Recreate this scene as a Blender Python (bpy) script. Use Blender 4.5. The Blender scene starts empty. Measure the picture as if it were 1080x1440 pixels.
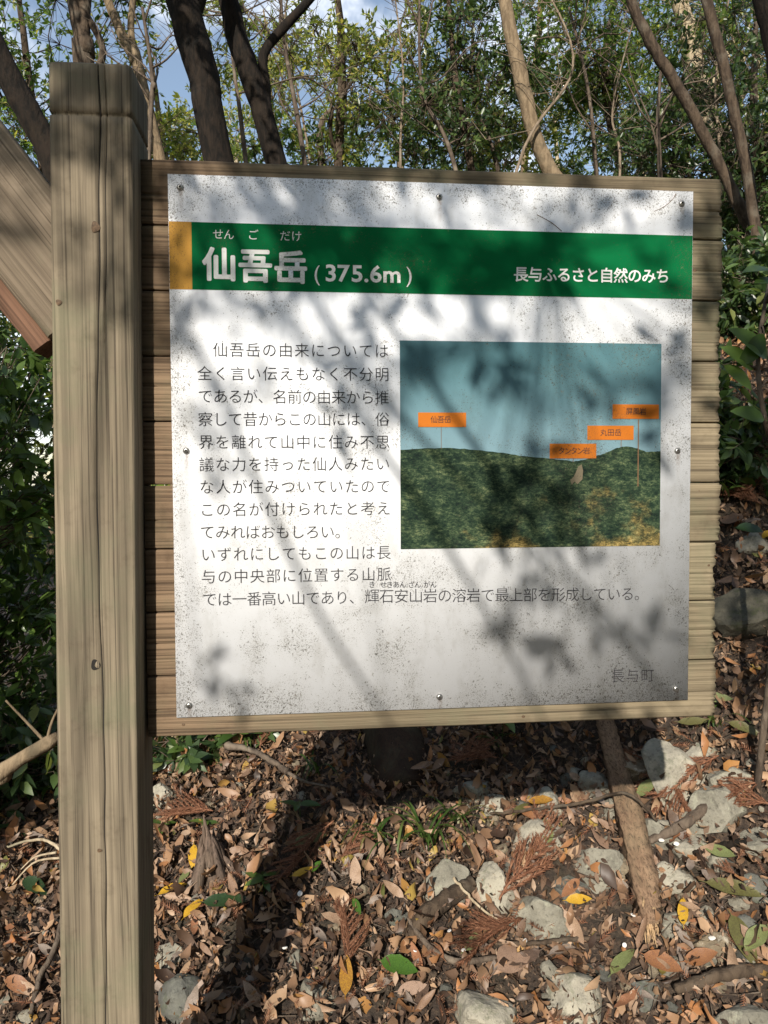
import bpy, math, random
import numpy as np
from mathutils import Matrix, Vector, noise as mnoise

random.seed(7)
rng = np.random.default_rng(11)
PI = math.pi

# ------------------------------------------------------------------ camera, sky, sun, exposure
SC = bpy.context.scene
COL = SC.collection
ZT = 2.0                                     # height of the printed plate's top edge
R = np.array([[0.99537536, -0.09591088, -0.0053856],
              [-0.00906014, -0.03791789, -0.99923978],
              [0.09563376, 0.99466745, -0.0386115]])
CAM = np.array([0.23159733, -1.25986508, ZT - 0.50798943])
FPX = 1040.0                                 # focal length for a 1440 px tall frame

cd = bpy.data.cameras.new('camera')
cam = bpy.data.objects.new('camera', cd)
COL.objects.link(cam)
cam.matrix_world = Matrix(((R[0][0], -R[1][0], -R[2][0], CAM[0]),
                           (R[0][1], -R[1][1], -R[2][1], CAM[1]),
                           (R[0][2], -R[1][2], -R[2][2], CAM[2]),
                           (0, 0, 0, 1)))
cd.sensor_fit = 'VERTICAL'
cd.sensor_height = 36.0
cd.lens = FPX / 1440 * 36.0
cd.clip_start = 0.02
cd.clip_end = 2000
SC.camera = cam

SUN = np.array([0.36, 1.0, -0.60])           # direction the sunlight travels
SUN_EL = math.atan2(0.60, math.hypot(0.36, 1.0))
SUN_ROT = math.atan2(-0.36, -1.0) % (2 * PI)
world = bpy.data.worlds.new("World")
SC.world = world
world.use_nodes = True
wn = world.node_tree
wn.nodes.clear()
wo = wn.nodes.new('ShaderNodeOutputWorld')
wb = wn.nodes.new('ShaderNodeBackground')
ws = wn.nodes.new('ShaderNodeTexSky')
ws.sky_type = 'NISHITA'
ws.sun_disc = False
ws.sun_elevation = SUN_EL
ws.sun_rotation = SUN_ROT
ws.air_density = 1.2
ws.dust_density = 0.6
# thin bright cloud drifting over the blue
wtc = wn.nodes.new('ShaderNodeTexCoord')
wnz = wn.nodes.new('ShaderNodeTexNoise')
wnz.inputs['Scale'].default_value = 2.6
wnz.inputs['Detail'].default_value = 7
wnz.inputs['Roughness'].default_value = 0.62
wn.links.new(wtc.outputs['Generated'], wnz.inputs['Vector'])
wmr = wn.nodes.new('ShaderNodeMapRange')
wmr.interpolation_type = 'SMOOTHSTEP'
wn.links.new(wnz.outputs[0], wmr.inputs[0])
wmr.inputs[1].default_value = 0.52
wmr.inputs[2].default_value = 0.68
wmr.inputs[3].default_value = 0.06
wmx = wn.nodes.new('ShaderNodeMix')
wmx.data_type = 'RGBA'
wn.links.new(wmr.outputs[0], wmx.inputs[0])
wsc = wn.nodes.new('ShaderNodeVectorMath')
wsc.operation = 'SCALE'
wsc.inputs['Scale'].default_value = 1.9
wn.links.new(ws.outputs[0], wsc.inputs[0])
wn.links.new(wsc.outputs[0], wmx.inputs[6])
wmx.inputs[7].default_value = (18.5, 19.3, 20.5, 1)
wn.links.new(wmx.outputs[2], wb.inputs[0])
wn.links.new(wb.outputs[0], wo.inputs[0])
wb.inputs[1].default_value = 0.058
sl = bpy.data.lights.new('sun', 'SUN')
sl.energy = 5.0
sl.angle = math.radians(0.53)
sl.color = (1.0, 0.925, 0.81)
so = bpy.data.objects.new('sun', sl)
COL.objects.link(so)
so.rotation_euler = Vector(SUN).to_track_quat('-Z', 'Y').to_euler()
so.location = (-4, -12, 9)
SC.view_settings.view_transform = 'Standard'
SC.view_settings.look = 'None'
SC.view_settings.exposure = 0.48
SC.view_settings.gamma = 1.0
SC.view_settings.use_curve_mapping = False
SC.cycles.max_bounces = 6
SC.cycles.transparent_max_bounces = 8


# ------------------------------------------------------------------ geometry of the picture
def ray(u, v):
    d = R.T @ np.array([(u - 540.0) / FPX, (v - 720.0) / FPX, 1.0])
    return d


def on_y(u, v, Y):
    d = ray(u, v)
    return CAM + d * ((Y - CAM[1]) / d[1])


def project(P):
    c = (np.asarray(P) - CAM) @ R.T
    return c[..., 0] / c[..., 2] * FPX + 540, c[..., 1] / c[..., 2] * FPX + 720, c[..., 2]


def sstep(a, b, x):
    t = np.clip((x - a) / (b - a), 0, 1)
    return t * t * (3 - 2 * t)


def ground(x, y):
    x = np.asarray(x, float)
    y = np.asarray(y, float)
    s = 0.45
    yy = y - 0.39
    h = 0.25 + np.where(yy < -0.9, -0.9 * s + 0.06 * (yy + 0.9),
                        np.where(yy > 1.1, 1.1 * s + 1.3 * 0.4 * (1 - np.exp(-(yy - 1.1) / 1.3)), s * yy))
    h = h + 0.20 * 2.5 * np.tanh((x - 0.3) / 2.5)
    b = np.maximum(0, x - 1.0 + 0.4 * (np.minimum(y, 3.0) - 0.8)) * sstep(-1.5, 0.8, y)
    h = h + 1.2 * np.tanh(0.50 * b ** 1.2 / 1.2)
    fall = sstep(1.05, 3.2, y) * sstep(0.55, -0.7, x)
    h = h - 1.0 * fall
    r = np.sqrt(x * x + y * y)
    h = h - 3.0 * sstep(14, 120, r)
    near = np.exp(-r / 12)
    h = h + near * (0.022 * np.sin(5.1 * x + 1.3 * y) + 0.02 * np.sin(3.3 * y - 4.2 * x + 1) + 0.011 * np.sin(13 * x + 3) * np.sin(11 * y))
    h = h + 0.10 * np.sin(x * 0.7) * np.sin(y * 0.6 + 1) * sstep(4, 9, r)
    return h


def gz(x, y):
    return float(ground(x, y))


def on_ground(u, v, up=0.0):
    d = ray(u, v)
    t = 0.3
    while t < 40:
        p = CAM + d * t
        if p[2] - up <= gz(p[0], p[1]):
            lo, hi = t - 0.05, t
            for _ in range(12):
                m = (lo + hi) / 2
                p = CAM + d * m
                if p[2] - up <= gz(p[0], p[1]):
                    hi = m
                else:
                    lo = m
            return CAM + d * hi
        t += 0.05
    return CAM + d * 20


def px_size(p):                              # metres per photograph pixel at p
    return float((np.asarray(p) - CAM) @ R[2]) / FPX


def gnormal(x, y):
    e = 0.04
    n = np.array([-(gz(x + e, y) - gz(x - e, y)) / (2 * e), -(gz(x, y + e) - gz(x, y - e)) / (2 * e), 1.0])
    return n / np.linalg.norm(n)


# ------------------------------------------------------------------ mesh helpers
def mesh_of(name, V, F, smooth=False, uv=None):
    """F: list of integer arrays, each (n,3) or (n,4)."""
    V = np.asarray(V, np.float32)
    if isinstance(F, np.ndarray):
        F = [F]
    F = [np.asarray(f, np.int32) for f in F if len(f)]
    me = bpy.data.meshes.new(name)
    me.vertices.add(len(V))
    me.vertices.foreach_set('co', V.ravel())
    loops = np.concatenate([f.ravel() for f in F])
    tot = np.concatenate([np.full(len(f), f.shape[1], np.int32) for f in F])
    me.loops.add(len(loops))
    me.loops.foreach_set('vertex_index', loops)
    me.polygons.add(len(tot))
    st = np.concatenate([[0], np.cumsum(tot)[:-1]]).astype(np.int32)
    me.polygons.foreach_set('loop_start', st)
    me.polygons.foreach_set('loop_total', tot)
    if smooth:
        me.polygons.foreach_set('use_smooth', np.ones(len(tot), bool))
    me.update(calc_edges=True)
    return me


def link(name, me, mat=None, parent=None, loc=(0, 0, 0)):
    o = bpy.data.objects.new(name, me)
    COL.objects.link(o)
    if mat is not None and me is not None and len(me.materials) == 0:
        me.materials.append(mat)
    o.location = loc
    if parent is not None:
        o.parent = parent
    return o


def tag(o, label=None, cat=None, group=None, kind=None):
    if label:
        o['label'] = label
    if cat:
        o['category'] = cat
    if group:
        o['group'] = group
    if kind:
        o['kind'] = kind
    return o


def empty(name, loc=(0, 0, 0)):
    o = bpy.data.objects.new(name, None)
    COL.objects.link(o)
    o.location = loc
    o.empty_display_size = 0.05
    return o


class MB:
    """collects vertices and faces for one mesh"""
    def __init__(self):
        self.V, self.Q, self.T, self.n = [], [], [], 0

    def add(self, V, quads=None, tris=None):
        V = np.asarray(V, float)
        self.V.append(V)
        if quads is not None and len(quads):
            self.Q.append(np.asarray(quads, int) + self.n)
        if tris is not None and len(tris):
            self.T.append(np.asarray(tris, int) + self.n)
        self.n += len(V)

    def tube(self, pts, rad, k=8, rough=0.0, cap=True):
        pts = np.asarray(pts, float)
        n = len(pts)
        rad = np.broadcast_to(np.asarray(rad, float), (n,))
        tan = np.gradient(pts, axis=0)
        tan /= np.linalg.norm(tan, axis=1)[:, None] + 1e-9
        ref = np.array([0.13, 0.31, 0.94]) if abs(tan[0][2]) < 0.8 else np.array([0.94, 0.2, 0.1])
        ang = np.arange(k) * 2 * PI / k
        colr = rough * 0.9 * rng.standard_normal(k)
        slow = rough * np.cumsum(rng.standard_normal((n, k)), 0) * 0.28 if rough else np.zeros((n, k))
        V = []
        for i in range(n):
            a = np.cross(tan[i], ref)
            a /= np.linalg.norm(a)
            b = np.cross(tan[i], a)
            ref = np.cross(a, tan[i])
            rr = rad[i] * (1 + colr + slow[i])
            V.append(pts[i] + rr[:, None] * (np.cos(ang)[:, None] * a + np.sin(ang)[:, None] * b))
        V = np.concatenate(V)
        i, j = np.meshgrid(np.arange(n - 1), np.arange(k), indexing='ij')
        a = (i * k + j).ravel()
        b = (i * k + (j + 1) % k).ravel()
        Q = np.stack([a, b, b + k, a + k], 1)
        T = []
        if cap:
            V = np.vstack([V, pts[0], pts[-1]])
            c0, c1 = n * k, n * k + 1
            for j in range(k):
                T.append((c0, (j + 1) % k, j))
                T.append((c1, (n - 1) * k + j, (n - 1) * k + (j + 1) % k))
        self.add(V, Q, T)

    def grid(self, P):
        """P: (n,m,3)"""
        n, m = P.shape[:2]
        i, j = np.meshgrid(np.arange(n - 1), np.arange(m - 1), indexing='ij')
        a = (i * m + j).ravel()
        self.add(P.reshape(-1, 3), np.stack([a, a + 1, a + m + 1, a + m], 1))

    def mesh(self, name, smooth=False):
        F = []
        if self.Q:
            F.append(np.concatenate(self.Q))
        if self.T:
            F.append(np.concatenate(self.T))
        return mesh_of(name, np.concatenate(self.V), F, smooth)

    def build(self, name, mat, parent=None, smooth=False, loc=(0, 0, 0)):
        return link(name, self.mesh(name, smooth), mat, parent, loc)


def stamp(protoV, protoF, M, T):
    """copies of one small mesh: M (n,3,3), T (n,3) -> V, F"""
    n = len(T)
    V = np.einsum('nij,kj->nki', M, protoV) + T[:, None, :]
    k = len(protoV)
    F = (protoF[None, :, :] + (np.arange(n) * k)[:, None, None]).reshape(-1, protoF.shape[1])
    return V.reshape(-1, 3), F


def frames(xdir, nrm, size, width=None):
    """matrices with columns x (along), y (across), z (normal)"""
    x = xdir / (np.linalg.norm(xdir, axis=1)[:, None] + 1e-9)
    y = np.cross(nrm, x)
    y /= np.linalg.norm(y, axis=1)[:, None] + 1e-9
    z = np.cross(x, y)
    w = size if width is None else width
    return np.stack([x * size[:, None], y * w[:, None], z * size[:, None]], 2)


def smooth_path(pts, n):
    pts = np.asarray(pts, float)
    k = len(pts)
    t = np.linspace(0, k - 1, n)
    out = []
    for s in t:
        i = min(int(s), k - 2)
        f = s - i
        p0, p1, p2, p3 = pts[max(i - 1, 0)], pts[i], pts[i + 1], pts[min(i + 2, k - 1)]
        out.append(0.5 * (2 * p1 + (p2 - p0) * f + (2 * p0 - 5 * p1 + 4 * p2 - p3) * f * f + (3 * p1 - p0 - 3 * p2 + p3) * f ** 3))
    return np.array(out)


# ------------------------------------------------------------------ materials
def new_mat(name):
    m = bpy.data.materials.new(name)
    m.use_nodes = True
    nt = m.node_tree
    nt.nodes.clear()
    out = nt.nodes.new('ShaderNodeOutputMaterial')
    p = nt.nodes.new('ShaderNodeBsdfPrincipled')
    nt.links.new(p.outputs[0], out.inputs[0])
    return m, nt, p, out


class NB:
    def __init__(self, nt):
        self.nt = nt

    def n(self, t, **kw):
        nd = self.nt.nodes.new(t)
        for k, v in kw.items():
            if hasattr(nd, k):
                setattr(nd, k, v)
        return nd

    def l(self, a, b):
        self.nt.links.new(a, b)

    def val(self, sock, v):
        if isinstance(v, bpy.types.NodeSocket):
            self.l(v, sock)
        else:
            sock.default_value = v

    def math(self, op, a, b=0.0, c=None, clamp=False):
        nd = self.n('ShaderNodeMath', operation=op, use_clamp=clamp)
        self.val(nd.inputs[0], a)
        self.val(nd.inputs[1], b)
        if c is not None:
            self.val(nd.inputs[2], c)
        return nd.outputs[0]

    def mix(self, f, a, b, mode='MIX'):
        nd = self.n('ShaderNodeMix', data_type='RGBA', blend_type=mode)
        self.val(nd.inputs[0], f)
        for s, v in ((nd.inputs[6], a), (nd.inputs[7], b)):
            if isinstance(v, tuple) and len(v) == 3:
                v = v + (1,)
            self.val(s, v)
        return nd.outputs[2]

    def noise(self, vec, scale, detail=4, rough=0.55, w=None, dist=0.0):
        nd = self.n('ShaderNodeTexNoise')
        if w is not None:
            nd.noise_dimensions = '4D'
            self.val(nd.inputs['W'], w)
        if vec is not None:
            self.l(vec, nd.inputs['Vector'])
        nd.inputs['Scale'].default_value = scale
        nd.inputs['Detail'].default_value = detail
        nd.inputs['Roughness'].default_value = rough
        nd.inputs['Distortion'].default_value = dist
        return nd.outputs[0]

    def ramp(self, f, stops, interp='LINEAR'):
        nd = self.n('ShaderNodeValToRGB')
        cr = nd.color_ramp
        cr.interpolation = interp
        while len(cr.elements) < len(stops):
            cr.elements.new(0.5)
        for e, (p, c) in zip(cr.elements, stops):
            e.position = p
            e.color = c + (1,) if len(c) == 3 else c
        self.val(nd.inputs[0], f)
        return nd.outputs[0]

    def smooth(self, x, a, b):
        nd = self.n('ShaderNodeMapRange', interpolation_type='SMOOTHSTEP')
        self.val(nd.inputs[0], x)
        nd.inputs[1].default_value = a
        nd.inputs[2].default_value = b
        return nd.outputs[0]

    def mapping(self, vec, scale=(1, 1, 1), loc=(0, 0, 0), rot=(0, 0, 0)):
        nd = self.n('ShaderNodeMapping')
        self.l(vec, nd.inputs[0])
        nd.inputs['Location'].default_value = loc
        nd.inputs['Rotation'].default_value = rot
        nd.inputs['Scale'].default_value = scale
        return nd.outputs[0]

    def bump(self, h, strength=0.3, dist=0.002):
        nd = self.n('ShaderNodeBump')
        nd.inputs['Strength'].default_value = strength
        nd.inputs['Distance'].default_value = dist
        self.l(h, nd.inputs['Height'])
        return nd.outputs[0]


def wood_mat(name, axis, light, mid, dark, green=0.35, ends=None, ring=1.0):
    m, nt, p, out = new_mat(name)
    b = NB(nt)
    tc = b.n('ShaderNodeTexCoord').outputs['Object']
    rnd = b.math('MULTIPLY', b.n('ShaderNodeObjectInfo').outputs['Random'], 37.0)

    def sc(along, across):
        s = [across] * 3
        s[axis] = along
        return b.mapping(tc, tuple(s))
    sep = b.n('ShaderNodeSeparateXYZ')
    b.l(tc, sep.inputs[0])
    warp = b.noise(sc(0.9, 6), 1.0, 3, 0.5, rnd, dist=0.3)
    wv = b.n('ShaderNodeVectorMath', operation='MULTIPLY_ADD')
    wc = b.n('ShaderNodeCombineXYZ')
    for q in range(3):
        if q != axis:
            b.l(warp, wc.inputs[q])
    b.l(wc.outputs[0], wv.inputs[0])
    wv.inputs[1].default_value = (0.022, 0.022, 0.022)
    b.l(tc, wv.inputs[2])

    def sw(along, across):
        t_ = [across] * 3
        t_[axis] = along
        return b.mapping(wv.outputs[0], tuple(t_))
    rings = b.smooth(b.noise(sw(0.5, 150 * ring), 1.0, 3, 0.55, rnd), 0.42, 0.60)
    fine = b.noise(sw(6, 520), 1.0, 4, 0.65, rnd)
    fib = b.noise(sw(1.6, 230), 1.0, 4, 0.6, rnd)
    big = b.noise(sc(2.2, 9), 1.0, 4, 0.6, rnd)
    c = b.mix(b.smooth(big, 0.3, 0.7), mid, light)
    c = b.mix(b.math('MULTIPLY', rings, 0.36), c, dark)
    c = b.mix(b.math('MULTIPLY', b.smooth(fib, 0.50, 0.66), 0.75), c, dark)
    c = b.mix(b.math('MULTIPLY', b.smooth(fine, 0.56, 0.74), 0.5), c, tuple(x * 0.35 for x in dark))
    hair = b.noise(sw(2.2, 330), 1.0, 1, 0.4, b.math('ADD', rnd, 5.0))
    hair = b.math('MULTIPLY', b.smooth(hair, 0.70, 0.735), b.smooth(b.noise(sc(1.5, 16), 1.0, 2, 0.5, rnd), 0.48, 0.6))
    c = b.mix(b.math('MULTIPLY', hair, 0.85), c, tuple(x * 0.15 for x in dark))
    stain = b.noise(tc, 13.0, 5, 0.7, rnd)
    c = b.mix(b.math('MULTIPLY', b.smooth(stain, 0.52, 0.72), 0.55), c, b.mix(1.0, c, (0.45, 0.42, 0.40), 'MULTIPLY'))
    g = b.noise(tc, 7.0, 5, 0.65, rnd)
    c = b.mix(b.math('MULTIPLY', b.smooth(g, 0.45, 0.7), green), c, (0.135, 0.14, 0.085))
    if ends:                                  # weathered to another tone towards one end
        lo, hi, col = ends
        k = b.math('ADD', sep.outputs[axis], b.math('MULTIPLY', b.math('SUBTRACT', g, 0.5), 0.25))
        c = b.mix(b.math('MULTIPLY', b.smooth(k, lo, hi), 0.7), c, b.mix(1.0, c, col, 'MULTIPLY'))
    b.l(c, p.inputs['Base Color'])
    p.inputs['Roughness'].default_value = 0.85
    p.inputs['Specular IOR Level'].default_value = 0.25
    h = b.math('ADD', b.math('MULTIPLY', rings, -0.35), b.math('ADD', b.math('MULTIPLY', fine, -0.7), b.math('MULTIPLY', fib, -1.0)))
    b.l(b.bump(h, 0.7, 0.0012), p.inputs['Normal'])
    return m


def plain_mat(name, col, rough=0.6, metal=0.0, nscale=40, var=0.25, bump=0.2, bdist=0.002):
    m, nt, p, out = new_mat(name)
    b = NB(nt)
    tc = b.n('ShaderNodeTexCoord').outputs['Object']
    nz = b.noise(tc, nscale, 5, 0.6)
    c = b.mix(b.smooth(nz, 0.3, 0.7), tuple(x * (1 - var) for x in col), tuple(min(1, x * (1 + var)) for x in col))
    b.l(c, p.inputs['Base Color'])
    p.inputs['Roughness'].default_value = rough
    p.inputs['Metallic'].default_value = metal
    if bump:
        b.l(b.bump(nz, bump, bdist), p.inputs['Normal'])
    return m


SCREWS = [(on_y(u_, v_, 0)[0], on_y(u_, v_, 0)[2] - ZT) for u_, v_ in ((253.5, 263.5), (617.5, 277), (958.5, 286.5), (262, 634), (952.5, 634), (266, 992), (618, 980), (950.5, 968.5))]


def dirt_on(b, tc, c, amt=1.0):
    """mildew specks and blotches that grow over the whole printed plate"""
    sepd = b.n('ShaderNodeSeparateXYZ')
    b.l(tc, sepd.inputs[0])
    ex = b.math('MINIMUM', b.math('MINIMUM', sepd.outputs[0], b.math('SUBTRACT', 0.9, sepd.outputs[0])), b.math('MINIMUM', b.math('MULTIPLY', sepd.outputs[2], -1.0), b.math('ADD', sepd.outputs[2], 0.9)))
    edge = b.math('SUBTRACT', 1.0, b.smooth(ex, 0.0, 0.06))
    runs = None
    for (xs_, zs_) in SCREWS:
        mx_ = b.math('SUBTRACT', 1.0, b.smooth(b.math('ABSOLUTE', b.math('SUBTRACT', sepd.outputs[0], xs_ + 0.001)), 0.001, 0.0055))
        dz_ = b.math('SUBTRACT', zs_, sepd.outputs[2])
        mz_ = b.math('MULTIPLY', b.smooth(dz_, -0.008, 0.0), b.math('SUBTRACT', 1.0, b.smooth(dz_, 0.0, 0.055)))
        q_ = b.math('MULTIPLY', mx_, mz_)
        runs = q_ if runs is None else b.math('MAXIMUM', runs, q_)
    gate = b.math('ADD', b.noise(tc, 5.0, 4, 0.65), b.math('MULTIPLY', edge, 0.16))
    gate2 = b.noise(tc, 17.0, 3, 0.6)
    g = b.math('MULTIPLY', b.smooth(b.math('ADD', b.math('MULTIPLY', gate, 0.6), b.math('MULTIPLY', gate2, 0.4)), 0.40, 0.62), 1.0)
    s1 = b.noise(tc, 330.0, 3, 0.7)
    s2 = b.noise(tc, 150.0, 4, 0.75, dist=0.6)
    s3 = b.noise(tc, 620.0, 2, 0.6)
    thr = b.math('SUBTRACT', 0.678, b.math('MULTIPLY', g, 0.105))
    k1 = b.smooth(b.math('SUBTRACT', s1, thr), 0.0, 0.05)
    k2 = b.smooth(b.math('SUBTRACT', s2, b.math('ADD', thr, 0.012)), 0.0, 0.06)
    k3 = b.math('MULTIPLY', b.smooth(b.math('SUBTRACT', s3, b.math('SUBTRACT', thr, 0.02)), 0.0, 0.06), b.math('MULTIPLY_ADD', g, 0.7, 0.3))
    haze = b.noise(b.mapping(tc, (1, 1, 0.5)), 24.0, 5, 0.65)
    c = b.mix(b.math('MULTIPLY', b.smooth(haze, 0.48, 0.7), 0.30 * amt), c, b.mix(1.0, c, (0.55, 0.53, 0.48), 'MULTIPLY'))
    c = b.mix(b.math('MULTIPLY', b.math('MULTIPLY', runs, b.smooth(s2, 0.3, 0.6)), 0.55 * amt), c, (0.20, 0.11, 0.05))
    c = b.mix(b.math('MULTIPLY', g, 0.18 * amt), c, b.mix(1.0, c, (0.60, 0.57, 0.50), 'MULTIPLY'))
    c = b.mix(b.math('MULTIPLY', k2, 0.60 * amt), c, (0.16, 0.13, 0.085))
    c = b.mix(b.math('MULTIPLY', k1, 0.80 * amt), c, (0.055, 0.05, 0.035))
    c = b.mix(b.math('MULTIPLY', k3, 0.65 * amt), c, (0.07, 0.06, 0.045))
    return c


def plate_mat(name, col, amt=1.0, rough=0.80, fn=None):
    m, nt, p, out = new_mat(name)
    b = NB(nt)
    tc = b.n('ShaderNodeTexCoord').outputs['Object']
    c = col + (1,) if fn is None else fn(b, tc)
    fade = b.noise(tc, 3.0, 4, 0.6)
    if fn is None:
        c = b.mix(b.math('MULTIPLY', fade, 0.25), col, tuple(x * 0.86 for x in col))
    c = dirt_on(b, tc, c, amt)
    b.l(c, p.inputs['Base Color'])
    rr = b.math('MULTIPLY_ADD', b.noise(tc, 40, 4, 0.6), 0.3, rough - 0.12)
    b.l(rr, p.inputs['Roughness'])
    p.inputs['Specular IOR Level'].default_value = 0.08
    return m


def leaf_mat(name, stops, transl=0.3, rough=0.35, spec=0.5, tscale=1.5):
    """each separate leaf takes its own colour from the ramp"""
    m, nt, p, out = new_mat(name)
    b = NB(nt)
    isl = b.n('ShaderNodeNewGeometry').outputs['Random Per Island']
    oi = b.n('ShaderNodeObjectInfo').outputs['Random']
    f = b.math('FRACT', b.math('ADD', isl, b.math('MULTIPLY', oi, 7.31)))
    c = b.ramp(f, stops)
    tc = b.n('ShaderNodeTexCoord').outputs['Object']
    nz = b.noise(tc, 90, 4, 0.6)
    c = b.mix(b.math('MULTIPLY', nz, 0.55), c, b.mix(1.0, c, (0.45, 0.42, 0.4), 'MULTIPLY'))
    b.l(c, p.inputs['Base Color'])
    p.inputs['Roughness'].default_value = rough
    p.inputs['Specular IOR Level'].default_value = spec
    if transl > 0:
        t = b.n('ShaderNodeBsdfTranslucent')
        b.l(b.mix(1.0, c, (tscale, tscale, tscale * 0.6), 'MULTIPLY'), t.inputs[0])
        ms = b.n('ShaderNodeMixShader')
        ms.inputs[0].default_value = transl
        b.l(p.outputs[0], ms.inputs[1])
        b.l(t.outputs[0], ms.inputs[2])
        b.l(ms.outputs[0], out.inputs[0])
    return m


def bark_mat(name, c1, c2, lich=None, scale=1.0):
    m, nt, p, out = new_mat(name)
    b = NB(nt)
    tc = b.n('ShaderNodeTexCoord').outputs['Object']
    v = b.mapping(tc, (1, 1, 0.28))
    n1 = b.noise(v, 38 * scale, 6, 0.65, dist=0.4)
    n2 = b.noise(tc, 9 * scale, 4, 0.6)
    c = b.mix(b.smooth(n1, 0.35, 0.65), c2, c1)
    c = b.mix(b.math('MULTIPLY', b.smooth(n2, 0.5, 0.7), 0.7), c, lich or tuple(x * 0.5 for x in c1))
    b.l(c, p.inputs['Base Color'])
    p.inputs['Roughness'].default_value = 0.9
    p.inputs['Specular IOR Level'].default_value = 0.2
    b.l(b.bump(n1, 0.8, 0.012), p.inputs['Normal'])
    return m


def stone_mat(name, c1, c2, lich):
    m, nt, p, out = new_mat(name)
    b = NB(nt)
    tc = b.n('ShaderNodeTexCoord').outputs['Object']
    rnd = b.math('MULTIPLY', b.n('ShaderNodeObjectInfo').outputs['Random'], 19.0)
    n1 = b.noise(tc, 14, 5, 0.65, rnd)
    n2 = b.noise(tc, 90, 5, 0.7, rnd)
    n3 = b.noise(tc, 260, 3, 0.6, rnd)
    c = b.mix(b.smooth(n1, 0.35, 0.65), c1, c2)
    c = b.mix(b.math('MULTIPLY', b.smooth(n2, 0.5, 0.68), 0.65), c, tuple(x * 0.45 for x in c1))
    c = b.mix(b.math('MULTIPLY', b.smooth(b.noise(tc, 30, 5, 0.7, rnd), 0.53, 0.62), 0.7), c, lich)
    c = b.mix(b.math('MULTIPLY', b.smooth(n3, 0.6, 0.7), 0.6), c, (0.05, 0.05, 0.04))
    b.l(c, p.inputs['Base Color'])
    p.inputs['Roughness'].default_value = 0.88
    h = b.math('ADD', n2, b.math('MULTIPLY', n3, 0.5))
    b.l(b.bump(h, 0.7, 0.004), p.inputs['Normal'])
    return m


M_post = wood_mat('post wood', 2, (0.27, 0.222, 0.155), (0.165, 0.134, 0.094), (0.048, 0.037, 0.027), 0.55)
M_plank = wood_mat('plank wood', 0, (0.27, 0.22, 0.145), (0.17, 0.135, 0.088), (0.05, 0.038, 0.025), 0.5,
                   ends=(0.35, -0.05, (0.86, 0.66, 0.62)), ring=1.5)
M_brace = wood_mat('brace wood', 0, (0.25, 0.20, 0.145), (0.16, 0.125, 0.09), (0.06, 0.045, 0.03), 0.45)
M_bracered = wood_mat('reddish underside wood', 0, (0.20, 0.11, 0.07), (0.12, 0.065, 0.042), (0.045, 0.024, 0.016), 0.2)
M_knot = plain_mat('knot wood', (0.09, 0.055, 0.03), 0.8, 0, 160, 0.5)
M_recess_shade = plain_mat('recess shade', (0.012, 0.01, 0.008), 0.9, 0, 50, 0.2)
M_steel = plain_mat('weathered steel', (0.35, 0.34, 0.32), 0.35, 0.9, 300, 0.3)
M_socket = plain_mat('screw socket', (0.02, 0.018, 0.016), 0.7, 0, 300, 0.3)

M_white = plate_mat('printed plate white', (0.73, 0.75, 0.79), 1.0)
M_green = plate_mat('printed green band', (0.001, 0.115, 0.036), 0.55)
M_orange_b = plate_mat('printed ochre block', (0.44, 0.235, 0.05), 0.6)
M_orange = plate_mat('printed orange tag', (0.45, 0.135, 0.018), 0.6)
M_ink = plate_mat('dark ink', (0.035, 0.035, 0.04), 0.35)
M_inkw = plate_mat('white ink', (0.72, 0.73, 0.72), 0.55)
M_lead = plate_mat('brown leader line ink', (0.16, 0.09, 0.05), 0.3)


def sky_print(b, tc):
    sep = b.n('ShaderNodeSeparateXYZ')
    b.l(tc, sep.inputs[0])
    t = b.smooth(sep.outputs[2], -0.50, -0.28)
    return b.mix(t, (0.17, 0.27, 0.32), (0.08, 0.175, 0.205))  # printed sky fade, with shade at the top and light below mixed in


def hill_print(b, tc):
    v = b.mapping(tc, (1, 1, 2.0))
    n1 = b.noise(v, 120, 8, 0.8, dist=0.5)
    n2 = b.noise(tc, 14, 4, 0.6)
    n3 = b.noise(v, 330, 4, 0.7)
    n4 = b.noise(b.mapping(tc, (1, 1, 1.6)), 26, 3, 0.6)
    sep = b.n('ShaderNodeSeparateXYZ')
    b.l(tc, sep.inputs[0])
    n1 = b.math('ADD', n1, b.math('MULTIPLY', b.math('SUBTRACT', n4, 0.5), 0.45))
    c = b.ramp(n1, [(0.34, (0.006, 0.012, 0.011)), (0.47, (0.018, 0.036, 0.022)), (0.57, (0.052, 0.08, 0.042)), (0.72, (0.19, 0.22, 0.11))])
    warm = b.ramp(n1, [(0.33, (0.02, 0.022, 0.014)), (0.46, (0.10, 0.08, 0.03)), (0.58, (0.34, 0.24, 0.08)), (0.74, (0.6, 0.48, 0.22))])
    k = b.math('ADD', b.math('MULTIPLY', sep.outputs[2], -7.0), b.math('MULTIPLY', n2, 3.4))
    k = b.math('ADD', k, b.math('MULTIPLY', sep.outputs[0], 1.6))
    c = b.mix(b.math('MULTIPLY', b.smooth(k, 6.85, 7.45), 0.85), c, warm)
    c = b.mix(b.math('MULTIPLY', b.smooth(n3, 0.5, 0.62), 0.55), c, (0.008, 0.014, 0.012))
    return c


M_skyp = plate_mat('printed landscape sky', (0.1, 0.2, 0.3), 0.8, fn=sky_print)
M_hillp = plate_mat('printed landscape hills', (0.1, 0.2, 0.1), 0.45, fn=hill_print)
M_cliffp = plate_mat('printed landscape cliff', (0.17, 0.145, 0.10), 1.0)

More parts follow.
